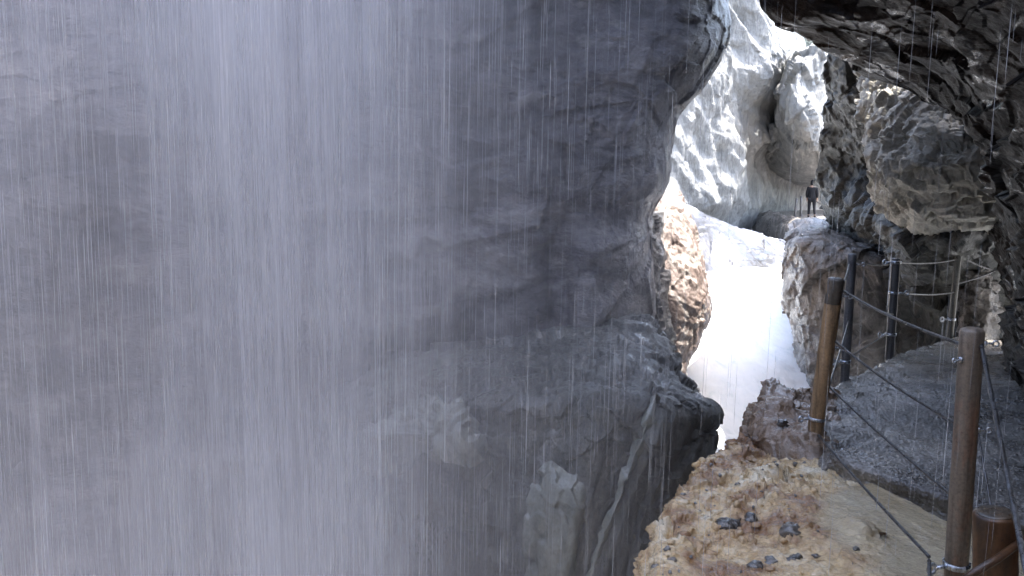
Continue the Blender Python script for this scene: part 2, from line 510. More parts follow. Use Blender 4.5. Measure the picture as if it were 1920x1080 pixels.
# ------------------------------------------------------------------ dark block under the cliff
def d_block(P, px):
    X, Y = px
    top = 1 - sst(700, 790, Y - 0.12 * (X - 1100))
    d = 0.06 * fbm(P * 1.1, 4, 31) + 0.05 * facets(rot(P, 0, 0.4, 0) * np.array([2.0, 2.0, 1.2]), 33, 1.0)
    d += (0.03 + 0.05 * top) * facets(P * np.array([3.0, 3.0, 5.0]), 35, 1.1) + (0.008 + 0.02 * top) * facets(P * 12, 36, 1.2) + 0.012 * fbm(P * 9, 4, 37)
    fl = X - (1245 - (Y - 720) * 0.385)                                          # long slanting step down the face
    d += 0.16 * sst(-6, 6, fl) * sst(730, 790, Y)
    return d
rows = [
    [(560, 640, 10.20), (740, 640, 9.35), (880, 640, 8.60), (960, 632, 8.5), (1050, 618, 8.5), (1130, 606, 8.6), (1212, 592, 8.8), (1240, 625, 8.9), (1238, 640, 9.6)],
    [(560, 665, 9.20), (740, 665, 8.35), (880, 665, 7.60), (960, 665, 7.5), (1050, 655, 7.5), (1140, 650, 7.5), (1225, 660, 7.6), (1276, 700, 7.9), (1268, 715, 8.8)],
    [(560, 740, 8.20), (740, 740, 7.35), (880, 740, 6.60), (960, 740, 6.4), (1040, 735, 6.3), (1130, 735, 6.2), (1235, 735, 6.3), (1326, 764, 6.8), (1318, 780, 8.0)],
    [(560, 800, 8.10), (740, 800, 7.25), (880, 800, 6.50), (960, 810, 6.3), (1040, 810, 6.2), (1120, 810, 6.0), (1225, 810, 6.1), (1326, 805, 6.7), (1315, 812, 8.0)],
    [(560, 880, 8.00), (740, 880, 7.15), (880, 880, 6.40), (960, 880, 6.3), (1040, 880, 6.1), (1110, 880, 5.95), (1200, 880, 6.1), (1316, 850, 6.6), (1302, 860, 8.0)],
    [(560, 1000, 7.90), (740, 1000, 7.05), (880, 1000, 6.30), (960, 1000, 6.2), (1040, 1000, 6.0), (1105, 1000, 5.9), (1180, 1000, 6.1), (1276, 930, 6.5), (1258, 940, 8.0)],
    [(560, 1350, 7.80), (740, 1350, 6.95), (880, 1350, 6.20), (960, 1350, 6.1), (1040, 1350, 6.0), (1090, 1350, 5.9), (1140, 1350, 6.1), (1245, 1300, 6.4), (1220, 1300, 8.0)],
]
blk, _, _ = relief('rock_block', rows, 260, 330, d_block, M['block'], back=(-0.2, 2.4, -0.3))
tag(blk, 'dark wet rock block with a glittering top under the cliff', 'rock')
def d_slab(P, px):
    return 0.09 * fbm(P * 2.0, 5, 41) + 0.05 * facets(rot(P, 0, 0.5, 0) * np.array([4, 4, 1.2]), 43, 1.0) + 0.02 * facets(P * 9, 44, 1.0)
rows = [
    [(1000, 905, 6.13), (1034, 866, 6.08), (1076, 893, 6.00), (1108, 874, 6.03)],
    [(992, 935, 6.08), (1030, 905, 5.96), (1080, 925, 5.90), (1116, 905, 6.03)],
    [(988, 980, 6.03), (1030, 985, 5.88), (1075, 990, 5.83), (1106, 985, 6.00)],
    [(984, 1090, 5.98), (1020, 1090, 5.83), (1065, 1095, 5.78), (1092, 1090, 5.98)],
    [(980, 1300, 5.98), (1020, 1300, 5.83), (1050, 1300, 5.78), (1080, 1300, 5.98)],
]
o, _, _ = relief('slab', rows, 90, 70, d_slab, M['pale_slab'], back=(0, 0.5, 0), parent=blk)
o['label'] = 'pale grey slab standing against the dark front'
rows = [
    [(1218, 742, 6.11), (1232, 738, 6.08), (1242, 745, 6.15)],
    [(1180, 830, 6.01), (1205, 825, 5.97), (1222, 832, 6.05)],
    [(1158, 915, 5.95), (1170, 920, 5.91), (1184, 930, 6.01)],
    [(1100, 1040, 5.93), (1118, 1050, 5.87), (1135, 1060, 5.99)],
    [(1050, 1180, 5.93), (1075, 1190, 5.85), (1095, 1200, 5.97)],
]
o, _, _ = relief('slab', rows, 90, 30, d_slab, M['pale_slab'], back=(0, 0.35, 0), parent=blk)
o['label'] = 'thin pale slanting rib of rock on the dark front'

rows = [
    [(700, 800, 7.35), (735, 770, 7.20), (800, 735, 6.90), (870, 742, 6.60), (915, 775, 6.55)],
    [(688, 825, 7.30), (735, 800, 6.95), (805, 780, 6.60), (875, 785, 6.30), (935, 800, 6.40)],
    [(684, 860, 7.30), (735, 840, 6.90), (808, 835, 6.50), (880, 830, 6.25), (945, 830, 6.40)],
    [(690, 885, 7.50), (735, 878, 7.20), (808, 868, 6.80), (880, 862, 6.60), (945, 858, 6.60)],
]
o, _, _ = relief('slab', rows, 80, 110, lambda P, p: 2.2 * d_slab(P, p) + 0.16 * facets(rot(P, 0, 0.25, 0) * np.array([1.6, 1.6, 3.2]), 47, 0.9), M['pale_slab'], back=(0, 0.9, 0), parent=blk)
o['label'] = 'pale broken slab showing dimly through the water'
# ------------------------------------------------------------------ pink spur behind the block
def d_spur(P, px):
    return 0.14 * fbm(P * 0.8, 4, 51) + 0.05 * facets(rot(P, 0, 0.5, 0.2) * 1.7, 53, 0.9) + 0.025 * facets(P * 4.5, 54, 1.1) + 0.02 * facets(P * 11, 55, 1.2)
rows = [
    [(1195, 350, 13.5), (1240, 352, 13.2), (1266, 356, 13.0), (1276, 360, 13.6)],
    [(1195, 385, 12.6), (1238, 390, 12.4), (1288, 400, 12.5), (1294, 402, 13.8)],
    [(1195, 450, 12.2), (1240, 450, 12.0), (1306, 460, 12.3), (1305, 462, 13.8)],
    [(1195, 530, 12.0), (1248, 530, 11.7), (1326, 535, 12.1), (1322, 538, 13.8)],
    [(1195, 590, 12.0), (1255, 590, 11.6), (1330, 590, 12.1), (1324, 594, 13.8)],
    [(1195, 645, 12.0), (1258, 645, 11.6), (1306, 645, 12.1), (1298, 648, 13.8)],
    [(1195, 720, 12.0), (1258, 720, 11.7), (1284, 700, 12.1), (1276, 700, 13.8)],
    [(1195, 900, 12.0), (1258, 900, 11.7), (1280, 900, 12.1), (1270, 900, 13.8)],
]
spur, _, _ = relief('rock_spur', rows, 170, 120, d_spur, M['pink'], back=(0.1, 2.0, -0.1))
tag(spur, 'pinkish sunlit rock spur beside the white torrent', 'rock')
rows = [
    [(1195, 392, 11.7), (1222, 392, 11.6), (1240, 396, 12.0)],
    [(1195, 440, 11.4), (1222, 440, 11.3), (1238, 444, 11.8)],
    [(1195, 490, 11.3), (1226, 490, 11.15), (1250, 494, 11.7)],
    [(1195, 560, 11.2), (1230, 560, 11.0), (1250, 562, 11.5)],
    [(1195, 610, 11.1), (1240, 610, 10.9), (1262, 615, 11.5)],
    [(1195, 690, 11.1), (1245, 690, 10.9), (1265, 680, 11.5)],
]
o, _, _ = relief('shell', rows, 150, 40, lambda P, p: 0.1 * fbm(P * 1.6, 4, 57) + 0.07 * facets(P * 3.6, 58, 1.2) + 0.03 * facets(P * 9, 59, 1.2), M['grey_shell'], back=(0.1, 0.9, 0), parent=spur)
o['label'] = 'black and white broken side of the spur'

# ------------------------------------------------------------------ far sunlit cliff
def d_far(P, px):
    X, Y = px
    Q = rot(P, 0, -0.85, 0)
    d = 1.5 * fbm(Q * np.array([0.05, 0.16, 0.30]), 4, 61)
    d += 0.8 * fbm(Q * np.array([0.05, 0.28, 0.55]), 3, 63, gain=0.4, ridged=True)
    d += 0.16 * fbm(Q * np.array([0.18, 0.9, 2.2]), 5, 64) + 0.09 * facets(Q * np.array([0.5, 1.8, 2.6]), 66, 0.8)
    d -= 1.1 * np.exp(-(((X - 1405) / 60) ** 2 + ((Y - 210) / 45) ** 2))         # scooped hollow
    d -= 0.6 * np.exp(-(((X - 1470) / 70) ** 2 + ((Y - 300) / 28) ** 2))
    d -= 2.0 * sst(375, 440, Y + 0.0 * X) * np.ones_like(X)
    return d
rows = [
    [(1150, -420, 30), (1260, -420, 33), (1350, -420, 37), (1430, -420, 41), (1500, -420, 45), (1500, -420, 60)],
    [(1150, -120, 30), (1260, -120, 33), (1350, -120, 37), (1420, -120, 40), (1440, -120, 44), (1440, -120, 60)],
    [(1150, 0, 30), (1260, 0, 32.5), (1340, 0, 36), (1410, 0, 39), (1438, 0, 43), (1438, 0, 60)],
    [(1150, 70, 30), (1255, 70, 32), (1335, 70, 35.5), (1420, 70, 39), (1472, 62, 44), (1470, 62, 60)],
    [(1150, 130, 30), (1250, 130, 32), (1335, 130, 35.5), (1425, 130, 40), (1502, 128, 46), (1500, 128, 60)],
    [(1150, 200, 30), (1245, 200, 32), (1335, 200, 35.5), (1430, 200, 41), (1540, 200, 49), (1560, 200, 60)],
    [(1150, 300, 30), (1240, 300, 32), (1335, 300, 36), (1440, 300, 45), (1560, 300, 57), (1590, 300, 64)],
    [(1150, 400, 30), (1240, 400, 32), (1335, 400, 36), (1440, 400, 45), (1570, 400, 58), (1600, 400, 66)],
    [(1150, 470, 30), (1240, 470, 32), (1335, 470, 35), (1440, 470, 43), (1570, 470, 57), (1600, 470, 66)],
    [(1150, 600, 30), (1240, 600, 32), (1335, 600, 35), (1440, 600, 43), (1570, 600, 57), (1600, 600, 66)],
]
o, _, _ = relief('cliff', rows, 340, 260, d_far, M['far'], back=(-2, 12, 0))
tag(o, 'bright pale fluted cliff at the far end of the gorge', kind='structure')

# shaded pinnacle with a bright head
def d_pin(P, px):
    return (0.5 * fbm(P * 0.35, 4, 71) + 0.32 * facets(P * 0.6, 73, 1.0) + 0.16 * facets(P * np.array([1.4, 1.4, 0.8]), 74, 1.1)) * (1 - 0.85 * sst(285, 325, px[1]))
rows = [
    [(1482, 106, 44), (1492, 102, 42), (1504, 98, 40.5), (1532, 84, 41), (1560, 80, 44)],
    [(1478, 122, 43.5), (1488, 120, 41), (1502, 118, 39), (1534, 104, 40), (1575, 110, 44)],
    [(1470, 150, 43), (1478, 150, 40.5), (1490, 150, 38.5), (1514, 150, 39), (1560, 150, 43)],
    [(1458, 185, 43), (1468, 186, 40.5), (1482, 188, 38.5), (1516, 185, 38.5), (1560, 185, 43)],
    [(1450, 230, 43.5), (1468, 230, 41), (1492, 230, 38.5), (1524, 230, 38.5), (1570, 230, 43)],
    [(1442, 275, 45), (1466, 276, 43), (1496, 278, 41), (1530, 280, 40.5), (1580, 285, 43)],
    [(1436, 315, 48), (1462, 320, 46.5), (1498, 325, 45.5), (1545, 330, 45), (1600, 335, 46)],
    [(1430, 350, 54), (1460, 358, 53.5), (1505, 362, 53), (1555, 365, 53), (1610, 368, 54)],
]
pin, _, _ = relief('rock_pinnacle', rows, 130, 90, d_pin, M['far'], back=(0.6, 6, 0))
tag(pin, 'small rock pinnacle with a bright head at the end of the gorge', 'rock')

# far wooded slope in the notch
rows = [[(x, y + 14 * math.sin(x * 0.05), 95 + (60 - y) * 0.05) for x in (1380, 1430, 1480, 1500, 1540, 1600, 1660)] for y in (40, 60, 90, 130, 220, 420)]
o, _, _ = relief('hill', rows, 120, 120, lambda P, p: 0.9 * fbm(P * 0.4, 5, 81) + 0.5 * fbm(P * 1.6, 3, 82), M['hill'], back=(0, 20, 0))
tag(o, 'grey green wooded slope in the notch of the gorge', kind='structure')

# ------------------------------------------------------------------ buttress with the far path on top
def d_but(P, px):
    return 0.2 * fbm(P * 0.55, 4, 91) + 0.15 * facets(rot(P, 0, 0.2, 0.3) * np.array([0.9, 0.9, 0.45]), 93, 0.8) + 0.05 * facets(P * 2.4, 94, 1.1) + 0.03 * facets(P * 6, 95, 1.2) + 0.05 * fbm(P * 3, 4, 96)
rows = [
    [(1484, 426, 18.72), (1510, 420, 18.72), (1540, 420, 18.72), (1590, 432, 18.72), (1650, 442, 18.72), (1735, 452, 18.72), (1820, 458, 19.22)],
    [(1474, 434, 15.60), (1500, 424, 15.21), (1538, 425, 14.82), (1590, 440, 14.82), (1650, 460, 14.82), (1735, 467, 14.82), (1820, 473, 15.32)],
    [(1466, 456, 14.82), (1496, 444, 14.20), (1540, 448, 13.88), (1595, 462, 13.73), (1650, 474, 13.73), (1735, 482, 14.04), (1820, 488, 14.54)],
    [(1461, 490, 14.82), (1492, 490, 14.04), (1545, 490, 13.49), (1600, 490, 13.34), (1660, 490, 13.34), (1735, 490, 13.65), (1820, 496, 14.15)],
    [(1458, 560, 14.82), (1494, 560, 13.88), (1550, 560, 13.26), (1605, 560, 13.10), (1660, 560, 13.10), (1735, 560, 13.26), (1820, 566, 13.76)],
    [(1470, 620, 14.82), (1500, 630, 13.73), (1550, 640, 13.03), (1605, 640, 12.87), (1660, 640, 12.87), (1735, 640, 12.87), (1820, 646, 13.37)],
    [(1481, 690, 14.66), (1506, 710, 13.57), (1550, 720, 12.79), (1605, 720, 12.64), (1660, 720, 12.64), (1735, 720, 12.64), (1820, 726, 13.14)],
    [(1476, 900, 14.43), (1506, 900, 13.42), (1550, 900, 12.64), (1605, 900, 12.48), (1660, 900, 12.48), (1735, 900, 12.48), (1820, 906, 12.98)],
]
but, _, _ = relief('rock_buttress', rows, 260, 250, d_but, M['buttress'], back=(0.8, 5, 0))
tag(but, 'brown and grey rock buttress rising from the torrent below the walker', 'rock')

# path shelf beyond, where the walker stands
rows = [[G(1440 + 0 * k, 404, -2.06)[:0] or (x, y, -2.06 + dz) for x, dz in ((12.5, -3), (13.0, -0.3), (14.0, 0.0), (16.5, 0.05), (19, 0.1))] for k, y in enumerate((24.5, 30, 37, 44, 50))]
o, _, _ = relief('path', rows, 50, 40, lambda P, p: 0.5 * fbm(P * 0.7, 4, 99) * (P[..., 0] < 13.9) + 0.3 * facets(P * 1.4, 98) * (P[..., 0] < 13.9), M['buttress'], back=(0, 0, -2), world_pts=True, face=(0, 0, 1))
tag(o, 'far stretch of the path where the walker stands', kind='structure')

# ------------------------------------------------------------------ right side
def d_over(P, px):
    X, Y = px
    Q = rot(P, 0.0, -0.36, 0.0)
    w = 0.22 * fbm(P * 0.7, 4, 100)
    def beds(f, seed):
        t = Q[..., 2] * f + w * f * 0.6 + 0.12 * fbm(P * 2.2, 3, seed)
        k = np.floor(t)
        u = t - k
        h = (_h(k.astype(np.int64), k.astype(np.int64) * 0 + 3, k.astype(np.int64) * 0, seed) & 1023) / 511.5 - 1
        return 0.7 * h + (u ** 2.2 - 0.35)
    d = 0.22 * fbm(P * 0.6, 4, 101)
    d += 0.16 * beds(2.1, 103) + 0.07 * beds(5.6, 104)
    d += 0.04 * facets(Q * np.array([0.8, 0.9, 3.0]), 105, 0.8) + 0.018 * facets(Q * np.array([4, 4, 16]), 107, 1.0) + 0.03 * fbm(Q * np.array([3, 3, 9]), 5, 106)
    return d
rows = [
    [(1420, -300, 7.0), (1560, -300, 6.2), (1710, -300, 5.3), (1880, -300, 4.4), (2150, -300, 3.1), (2900, -300, 1.6)],
    [(1430, -60, 7.2), (1562, -60, 6.3), (1705, -60, 5.4), (1855, -60, 4.5), (2080, -60, 3.3), (2700, -60, 1.9)],
    [(1441, 30, 7.4), (1572, 25, 6.5), (1712, 25, 5.7), (1856, 30, 4.7), (2070, 40, 3.5), (2700, 50, 2.0)],
    [(1532, 78, 7.6), (1622, 90, 6.9), (1732, 100, 6.1), (1862, 110, 5.1), (2060, 120, 3.8), (2700, 150, 2.1)],
    [(1562, 104, 8.2), (1645, 128, 7.4), (1755, 148, 6.7), (1872, 190, 5.6), (2060, 230, 4.1), (2700, 280, 2.2)],
    [(1634, 146, 8.8), (1712, 170, 8.0), (1800, 220, 7.2), (1892, 300, 6.0), (2060, 350, 4.4), (2700, 420, 2.2)],
    [(1740, 152, 9.4), (1800, 212, 8.6), (1856, 285, 7.8), (1910, 380, 6.3), (2060, 450, 4.6), (2700, 560, 2.3)],
    [(1852, 274, 9.6), (1876, 340, 8.8), (1896, 415, 7.6), (1928, 500, 6.3), (2080, 580, 4.6), (2700, 700, 2.3)],
    [(1872, 480, 9.8), (1888, 520, 8.8), (1905, 570, 7.4), (1940, 640, 6.0), (2100, 740, 4.3), (2700, 900, 2.3)],
    [(1872, 640, 9.6), (1888, 670, 8.4), (1908, 740, 6.6), (1946, 860, 5.2), (2120, 1000, 3.7), (2700, 1200, 2.2)],
    [(1866, 720, 9.4), (1890, 800, 7.6), (1915, 920, 5.7), (1960, 1100, 4.3), (2140, 1300, 3.1), (2700, 1500, 2.0)],
]
shade_roof = [[(-3.0, 10.6, 11.5), (-1.8, 9.6, 11.5), (-0.8, 8.0, 11.5), (0.4, 6.0, 11.5), (1.5, 4.0, 11.5), (2.2, 0.5, 11.5)],
        [(0.2, 9.8, 6.0), (1.0, 8.3, 6.0), (1.8, 6.8, 6.0), (2.6, 5.2, 6.0), (3.3, 3.5, 6.0), (3.9, 0.5, 6.0)]]  # unseen upper rows, shaped to keep the sun off the near gorge
rows = np.concatenate([np.array(shade_roof, float), pix_rows(rows)])
o, _, _ = relief('overhang', rows, 440, 330, d_over, M['overhang'], back=(6.0, 2.2, 1.2), world_pts=True)  # back drawn out to shade the rock nose behind it
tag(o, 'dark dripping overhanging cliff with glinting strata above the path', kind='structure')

def d_right(P, px):
    X, Y = px
    d = 0.3 * fbm(P * 0.6, 4, 111) + 0.16 * facets(rot(P, 0, 0.4, 0.2) * 1.1, 113, 1.1) + 0.09 * facets(P * 2.7, 114, 1.2) + 0.035 * facets(P * 7, 115, 1.2) + 0.04 * fbm(P * 4, 4, 116)
    return d
rows = [
    [(1540, 20, 13.5), (1640, 60, 13), (1750, 80, 12.5), (1900, 120, 12), (2000, 130, 12)],
    [(1545, 110, 13.8), (1630, 150, 13.2), (1750, 180, 12.5), (1900, 220, 12), (2000, 220, 12)],
    [(1536, 200, 14.5), (1620, 230, 13.6), (1750, 260, 12.8), (1900, 300, 12), (2000, 300, 12)],
    [(1530, 300, 15.0), (1620, 310, 14.2), (1750, 340, 13.2), (1900, 400, 12), (2000, 400, 12)],
    [(1536, 390, 15.6), (1620, 400, 13.2), (1740, 412, 10.9), (1900, 440, 10.8), (2000, 480, 12)],
    [(1570, 440, 16), (1640, 450, 13.4), (1745, 490, 11.3), (1900, 520, 11.6), (2000, 560, 12)],
    [(1620, 520, 15.5), (1680, 540, 13.0), (1755, 575, 11.9), (1900, 620, 11.9), (2000, 640, 12)],
    [(1640, 720, 15), (1690, 720, 13.0), (1770, 720, 12.1), (1900, 740, 11.5), (2000, 740, 11)],
]
o, _, _ = relief('cliff', rows, 280, 240, d_right, M['right'], back=(1.5, 4, 0))
tag(o, 'shadowed grey cliff behind the railing on the outer bend of the path', kind='structure')

def d_chunk(P, px):
    d = 0.12 * fbm(P * 1.1, 4, 121) + 0.09 * facets(P * 1.9, 123, 1.2) + 0.07 * facets(P * 4.6, 124, 1.2) + 0.025 * facets(P * 11, 125, 1.2)
    pit = fbm(P * 3.2, 3, 127)
    return d - 0.16 * sst(0.22, 0.42, pit)
rows = [
    [(1590, 95, 13.6), (1650, 95, 12.6), (1715, 95, 11.6), (1780, 100, 10.9), (1860, 150, 10.6)],
    [(1604, 150, 12.9), (1652, 145, 11.8), (1718, 150, 10.8), (1785, 165, 10.2), (1870, 200, 10.0)],
    [(1612, 205, 12.2), (1660, 202, 11.0), (1724, 205, 10.2), (1792, 215, 9.8), (1880, 250, 9.7)],
    [(1616, 265, 11.6), (1670, 262, 10.4), (1745, 258, 9.7), (1820, 262, 9.4), (1890, 290, 9.5)],
    [(1622, 325, 11.2), (1676, 322, 10.1), (1750, 318, 9.5), (1840, 320, 9.3), (1900, 330, 9.5)],
    [(1645, 372, 11.6), (1692, 375, 10.6), (1765, 376, 10.0), (1850, 375, 9.8), (1900, 380, 9.9)],
    [(1672, 405, 11.6), (1712, 418, 10.8), (1780, 422, 10.4), (1860, 418, 10.2), (1910, 420, 10.2)],
    [(1700, 450, 12.3), (1736, 470, 11.9), (1792, 474, 11.6), (1866, 466, 11.5), (1915, 460, 11.4)],
]
o, _, _ = relief('rock_nose', rows, 220, 200, lambda P, p: d_chunk(P, p) * (1 - 0.35 * sst(385, 430, p[1])), M['chunk'], back=(1.0, 2.4, 0.3))
tag(o, 'pale pitted rock nose with moss tufts jutting out of the dark cliff', 'rock')

rows = [
    [(1796, 445, 11.80), (1820, 440, 11.60), (1850, 450, 11.60), (1870, 470, 12.00)],
    [(1792, 500, 11.70), (1822, 505, 11.40), (1852, 505, 11.40), (1876, 510, 12.00)],
    [(1790, 560, 11.70), (1822, 560, 11.30), (1855, 560, 11.30), (1880, 560, 12.00)],
    [(1796, 612, 11.60), (1822, 618, 11.20), (1855, 615, 11.20), (1880, 615, 12.00)],
    [(1796, 680, 11.50), (1822, 680, 11.20), (1855, 680, 11.20), (1880, 680, 12.00)],
]
o, _, _ = relief('boulder', rows, 120, 80, d_chunk, M['buttress'], back=(0.5, 1.6, 0))
tag(o, 'pale grey boulder standing beside the path behind the slender post', 'rock')

# ------------------------------------------------------------------ water of the gorge
rows = [
    [(1250, 380, 29), (1292, 386, 28), (1330, 402, 27.5), (1375, 424, 27), (1420, 437, 27), (1470, 449, 27), (1560, 460, 27)],
    [(1250, 396, 27.6), (1294, 404, 26.6), (1332, 418, 26.4), (1375, 440, 26.2), (1420, 450, 26.4), (1470, 462, 26.2), (1560, 470, 26)],
    [(1260, 440, 26), (1302, 445, 25.2), (1340, 450, 25), (1375, 460, 25), (1420, 476, 25), (1470, 490, 24.6), (1560, 500, 24)],
    [(1270, 500, 24), (1316, 500, 23.6), (1350, 500, 23.6), (1380, 505, 23.6), (1420, 510, 23.4), (1470, 515, 22.6), (1560, 520, 22)],
    [(1270, 560, 20.5), (1316, 560, 20.5), (1350, 560, 20.5), (1380, 560, 20.5), (1420, 560, 20.4), (1470, 560, 20.2), (1560, 560, 20)],
]
def z_casc(P, px):
    X, Y = px
    w = 0.75 - 0.95 * np.exp(-(((X - 1405) / 48) ** 2 + ((Y - 478) / 28) ** 2)) - 0.35 * np.exp(-(((X - 1320) / 14) ** 2 + ((Y - 440) / 45) ** 2))
    return w - 0.15 + 0.9 * (1 - sst(6, 18, Y - (390 + (X - 1295) * 0.37)))
o, _, _ = relief('cascade', rows, 130, 160, lambda P, p: 0.16 * fbm(P * np.array([1.2, 0.5, 0.5]), 5, 131) + 0.05 * facets(P * 1.8, 132), M['cascade'], back=(0, 4, -1), attr=z_casc)
tag(o, 'white cascade sliding over a rock lip under the far cliff', kind='structure')

xs = np.linspace(-4, 11, 8)
rows = [[(x, y, z) for x in xs] for y, z in ((-4, -7.2), (6, -6.2), (8, -4.4), (10, -3.8), (13, -3.45), (16, -3.12), (20, -2.75), (23, -2.5))]
o, _, _ = relief('stream', rows, 260, 200, lambda P, p: 0.16 * fbm(P * np.array([0.9, 0.6, 1]), 5, 141) + 0.05 * fbm(P * 3.5, 4, 142, ridged=True), M['foam'], back=None, world_pts=True, face=(0, 0, 1))
tag(o, 'foaming white torrent at the bottom of the gorge', kind='structure')
rows = [[(x, y, -7.5 + 0.1 * (x > 0)) for x in (-40, -10, 10, 60)] for y in (-30, 0, 40, 140)]
o, _, _ = relief('ground', rows, 30, 30, lambda P, p: 0.2 * fbm(P * 0.3, 3, 5), M['left'], back=None, world_pts=True, face=(0, 0, 1))
tag(o, 'rock bed of the gorge', kind='structure')

# ------------------------------------------------------------------ ochre ledge and path
def ledge_edge(py, px, z=-1.7):
    return np.array(G(px, py, z))
ER = [(1500, 1180), (1250, 1208), (1080, 1234), (1000, 1250), (940, 1268), (890, 1304), (850, 1332), (832, 1372), (822, 1400)]
rows = []
for py, pxe in ER:
    e = ledge_edge(py, pxe)
    r = [e + np.array((-0.5, 0.25, -2.6)), e + np.array((-0.22, 0.15, -1.1)), e + np.array((-0.07, 0.05, -0.28)), e]
    for fx in (0.12, 0.26, 0.42, 0.6, 0.8, 1.0):
        xr = 2.7
        p = e.copy(); p[0] = e[0] + (xr - e[0]) * fx
        p[2] = -1.73 + 0.03 * math.sin(fx * 9 + py * 0.01) + 0.05 * max(0, min(1, (1000 - py) / 120.0))
        r.append(p)
    rows.append(r)
last = rows[-1]
rows.append([q + np.array((0.25, 0.35, -0.12)) for q in last])
rows.append([q + np.array((0.3, 0.6, -1.6)) for q in last])
def slab_zone(P, px):
    X, Y = px
    n = 40 * fbm(P * 2.5, 4, 155)
    m = sst(-25, 25, (X + n) - (1545 - (Y - 930) * 0.15 + 130 * (1 - sst(880, 940, Y)))) * sst(850, 875, Y)
    m2 = sst(985, 1040, Y + n + 0.15 * (X - 1500)) * (1 - sst(1590, 1680, X + n))    # knobs come back at the bottom
    return np.clip(m * (1 - 0.8 * m2), 0, 1)
def d_ledge(P, px):
    X, Y = px
    z = slab_zone(P, px)
    k = 1 - 0.93 * z
    am = 0.35 + 0.9 * sst(-0.25, 0.3, fbm(P * 1.5, 3, 159))
    d = k * 0.08 * fbm(P * 1.9, 4, 151) + k * am * (0.06 * facets(P * np.array([3.0, 3.0, 6.0]), 152, 1.0) + 0.05 * facets(P * 7, 153, 1.1) + 0.03 * facets(P * 15, 154, 1.2) + 0.012 * facets(P * 34, 157, 1.2) + 0.02 * fbm(P * 9, 4, 156))
    hump = np.exp(-(((X - 1460) / 110) ** 2 + ((Y - 905) / 38) ** 2))
    d = d - 0.45 * sst(1530, 1590, X) * (1 - sst(835, 872, Y))
    return d + 0.10 * hump + 0.025 * z + 0.012 * z * fbm(P * 1.6, 4, 158)
o, ledgeQ, _ = relief('rock_ledge', rows, 420, 380, d_ledge, M['ochre'], back=(0.3, 0.1, -2.5), world_pts=True, face=(-0.3, -0.3, 1), attr=slab_zone)
tag(o, 'wet ochre rock ledge with a smooth tan slab below the path', 'rock')

rows = []
PR = [  # left pixel, right pixel, height
    ((1558, 884), (1960, 1015), -1.80), ((1557, 878), (1960, 1008), -1.68), ((1556, 856), (1955, 984), -1.585), ((1545, 828), (1950, 915), -1.59), ((1530, 790), (1935, 850), -1.61),
    ((1550, 742), (1930, 770), -1.67), ((1572, 722), (1925, 730), -1.70), ((1640, 690), (1915, 690), -1.86), ((1690, 665), (1905, 668), -1.98), ((1760, 643), (1900, 650), -2.06), ((1800, 632), (1895, 640), -2.1)]
for k, (a, b, z) in enumerate(PR):
    A, B = np.array(G(*a, z)), np.array(G(*b, z))
    if k < 2:
        A0, B0 = np.array(G(*PR[2][0], PR[2][2])), np.array(G(*PR[2][1], PR[2][2]))
        A, B = A0 + np.array((0, -0.03 + 0.015 * k, z - PR[2][2])), B0 + np.array((0, -0.03 + 0.015 * k, z - PR[2][2]))
    r = [A + np.array((-0.12, 0.06, -0.9)), A + np.array((-0.05, 0.02, -0.2))]
    for f in (0, 0.1, 0.25, 0.45, 0.7, 1.0):
        r.append(A + (B - A) * f)
    rows.append(r)
def d_path(P, px):
    X, Y = px
    edge = sst(0.0, 1.0, (1 - sst(40, 150, X - (1545 + 0.9 * (770 - Y)))))
    d = 0.022 * fbm(P * 2.2, 4, 161) + 0.004 * facets(P * 14, 163, 1.2) + 0.006 * fbm(P * 12, 4, 162) + 0.005 * facets(P * 34, 164, 1.2)
    d += 0.03 * edge * facets(P * 5, 165, 1.2)
    tr = np.abs(Y - (846 - (X - 1545) * 0.30)) / 7.0
    d -= 0.035 * np.exp(-tr ** 2) * (1 - sst(1640, 1690, X)) * sst(1540, 1550, X)
    return d
def z_path(P, px):
    X, Y = px
    n = fbm(P * 3.0, 4, 166)
    far = 1 - sst(8, 46, (Y - (640 + (1790 - X) * 0.40)) + 26 * n)
    near = 0.6 * sst(-0.2, 0.5, n) * (1 - sst(1560, 1760, X)) * (1 - sst(790, 850, Y)) + 0.4 * sst(0.0, 0.4, n) * sst(880, 930, Y - 0.12 * (X - 1740)) * sst(1700, 1760, X)
    return np.clip(0.85 * far + near, 0, 1)
o, pathQ, _ = relief('path', rows, 360, 260, d_path, M['path'], back=(0.2, 0.2, -2.0), world_pts=True, face=(0, 0, 1), attr=z_path)
tag(o, 'dark wet gravel path curving away along the cliff', kind='structure')

# broken brown rock between the path and the torrent
rows = [
    [G(1395, 838, -1.95), G(1425, 838, -1.74), G(1470, 842, -1.66), G(1520, 846, -1.62), G(1560, 850, -1.66)],
    [G(1404, 820, -1.75), G(1430, 812, -1.64), G(1475, 812, -1.6), G(1522, 815, -1.58), G(1565, 820, -1.64)],
    [G(1407, 785, -1.66), G(1440, 780, -1.56), G(1480, 780, -1.55), G(1528, 780, -1.57), G(1570, 780, -1.64)],
    [G(1418, 757, -1.62), G(1450, 752, -1.52), G(1490, 750, -1.53), G(1535, 752, -1.6), G(1575, 752, -1.68)],
    [G(1436, 736, -1.6), G(1460, 732, -1.55), G(1495, 730, -1.56), G(1540, 736, -1.64), G(1580, 738, -1.72)],
]
r2 = []
for r in rows:
    a = np.array(r[0])
    r2.append([a + np.array((-0.12, 0.1, -2.2)), a + np.array((-0.06, 0.06, -0.9))] + [np.array(q) for q in r])
r2.append([q + np.array((0.2, 0.4, -0.5)) for q in r2[-1]])
r2.append([q + np.array((0.2, 0.4, -1.8)) for q in r2[-1]])
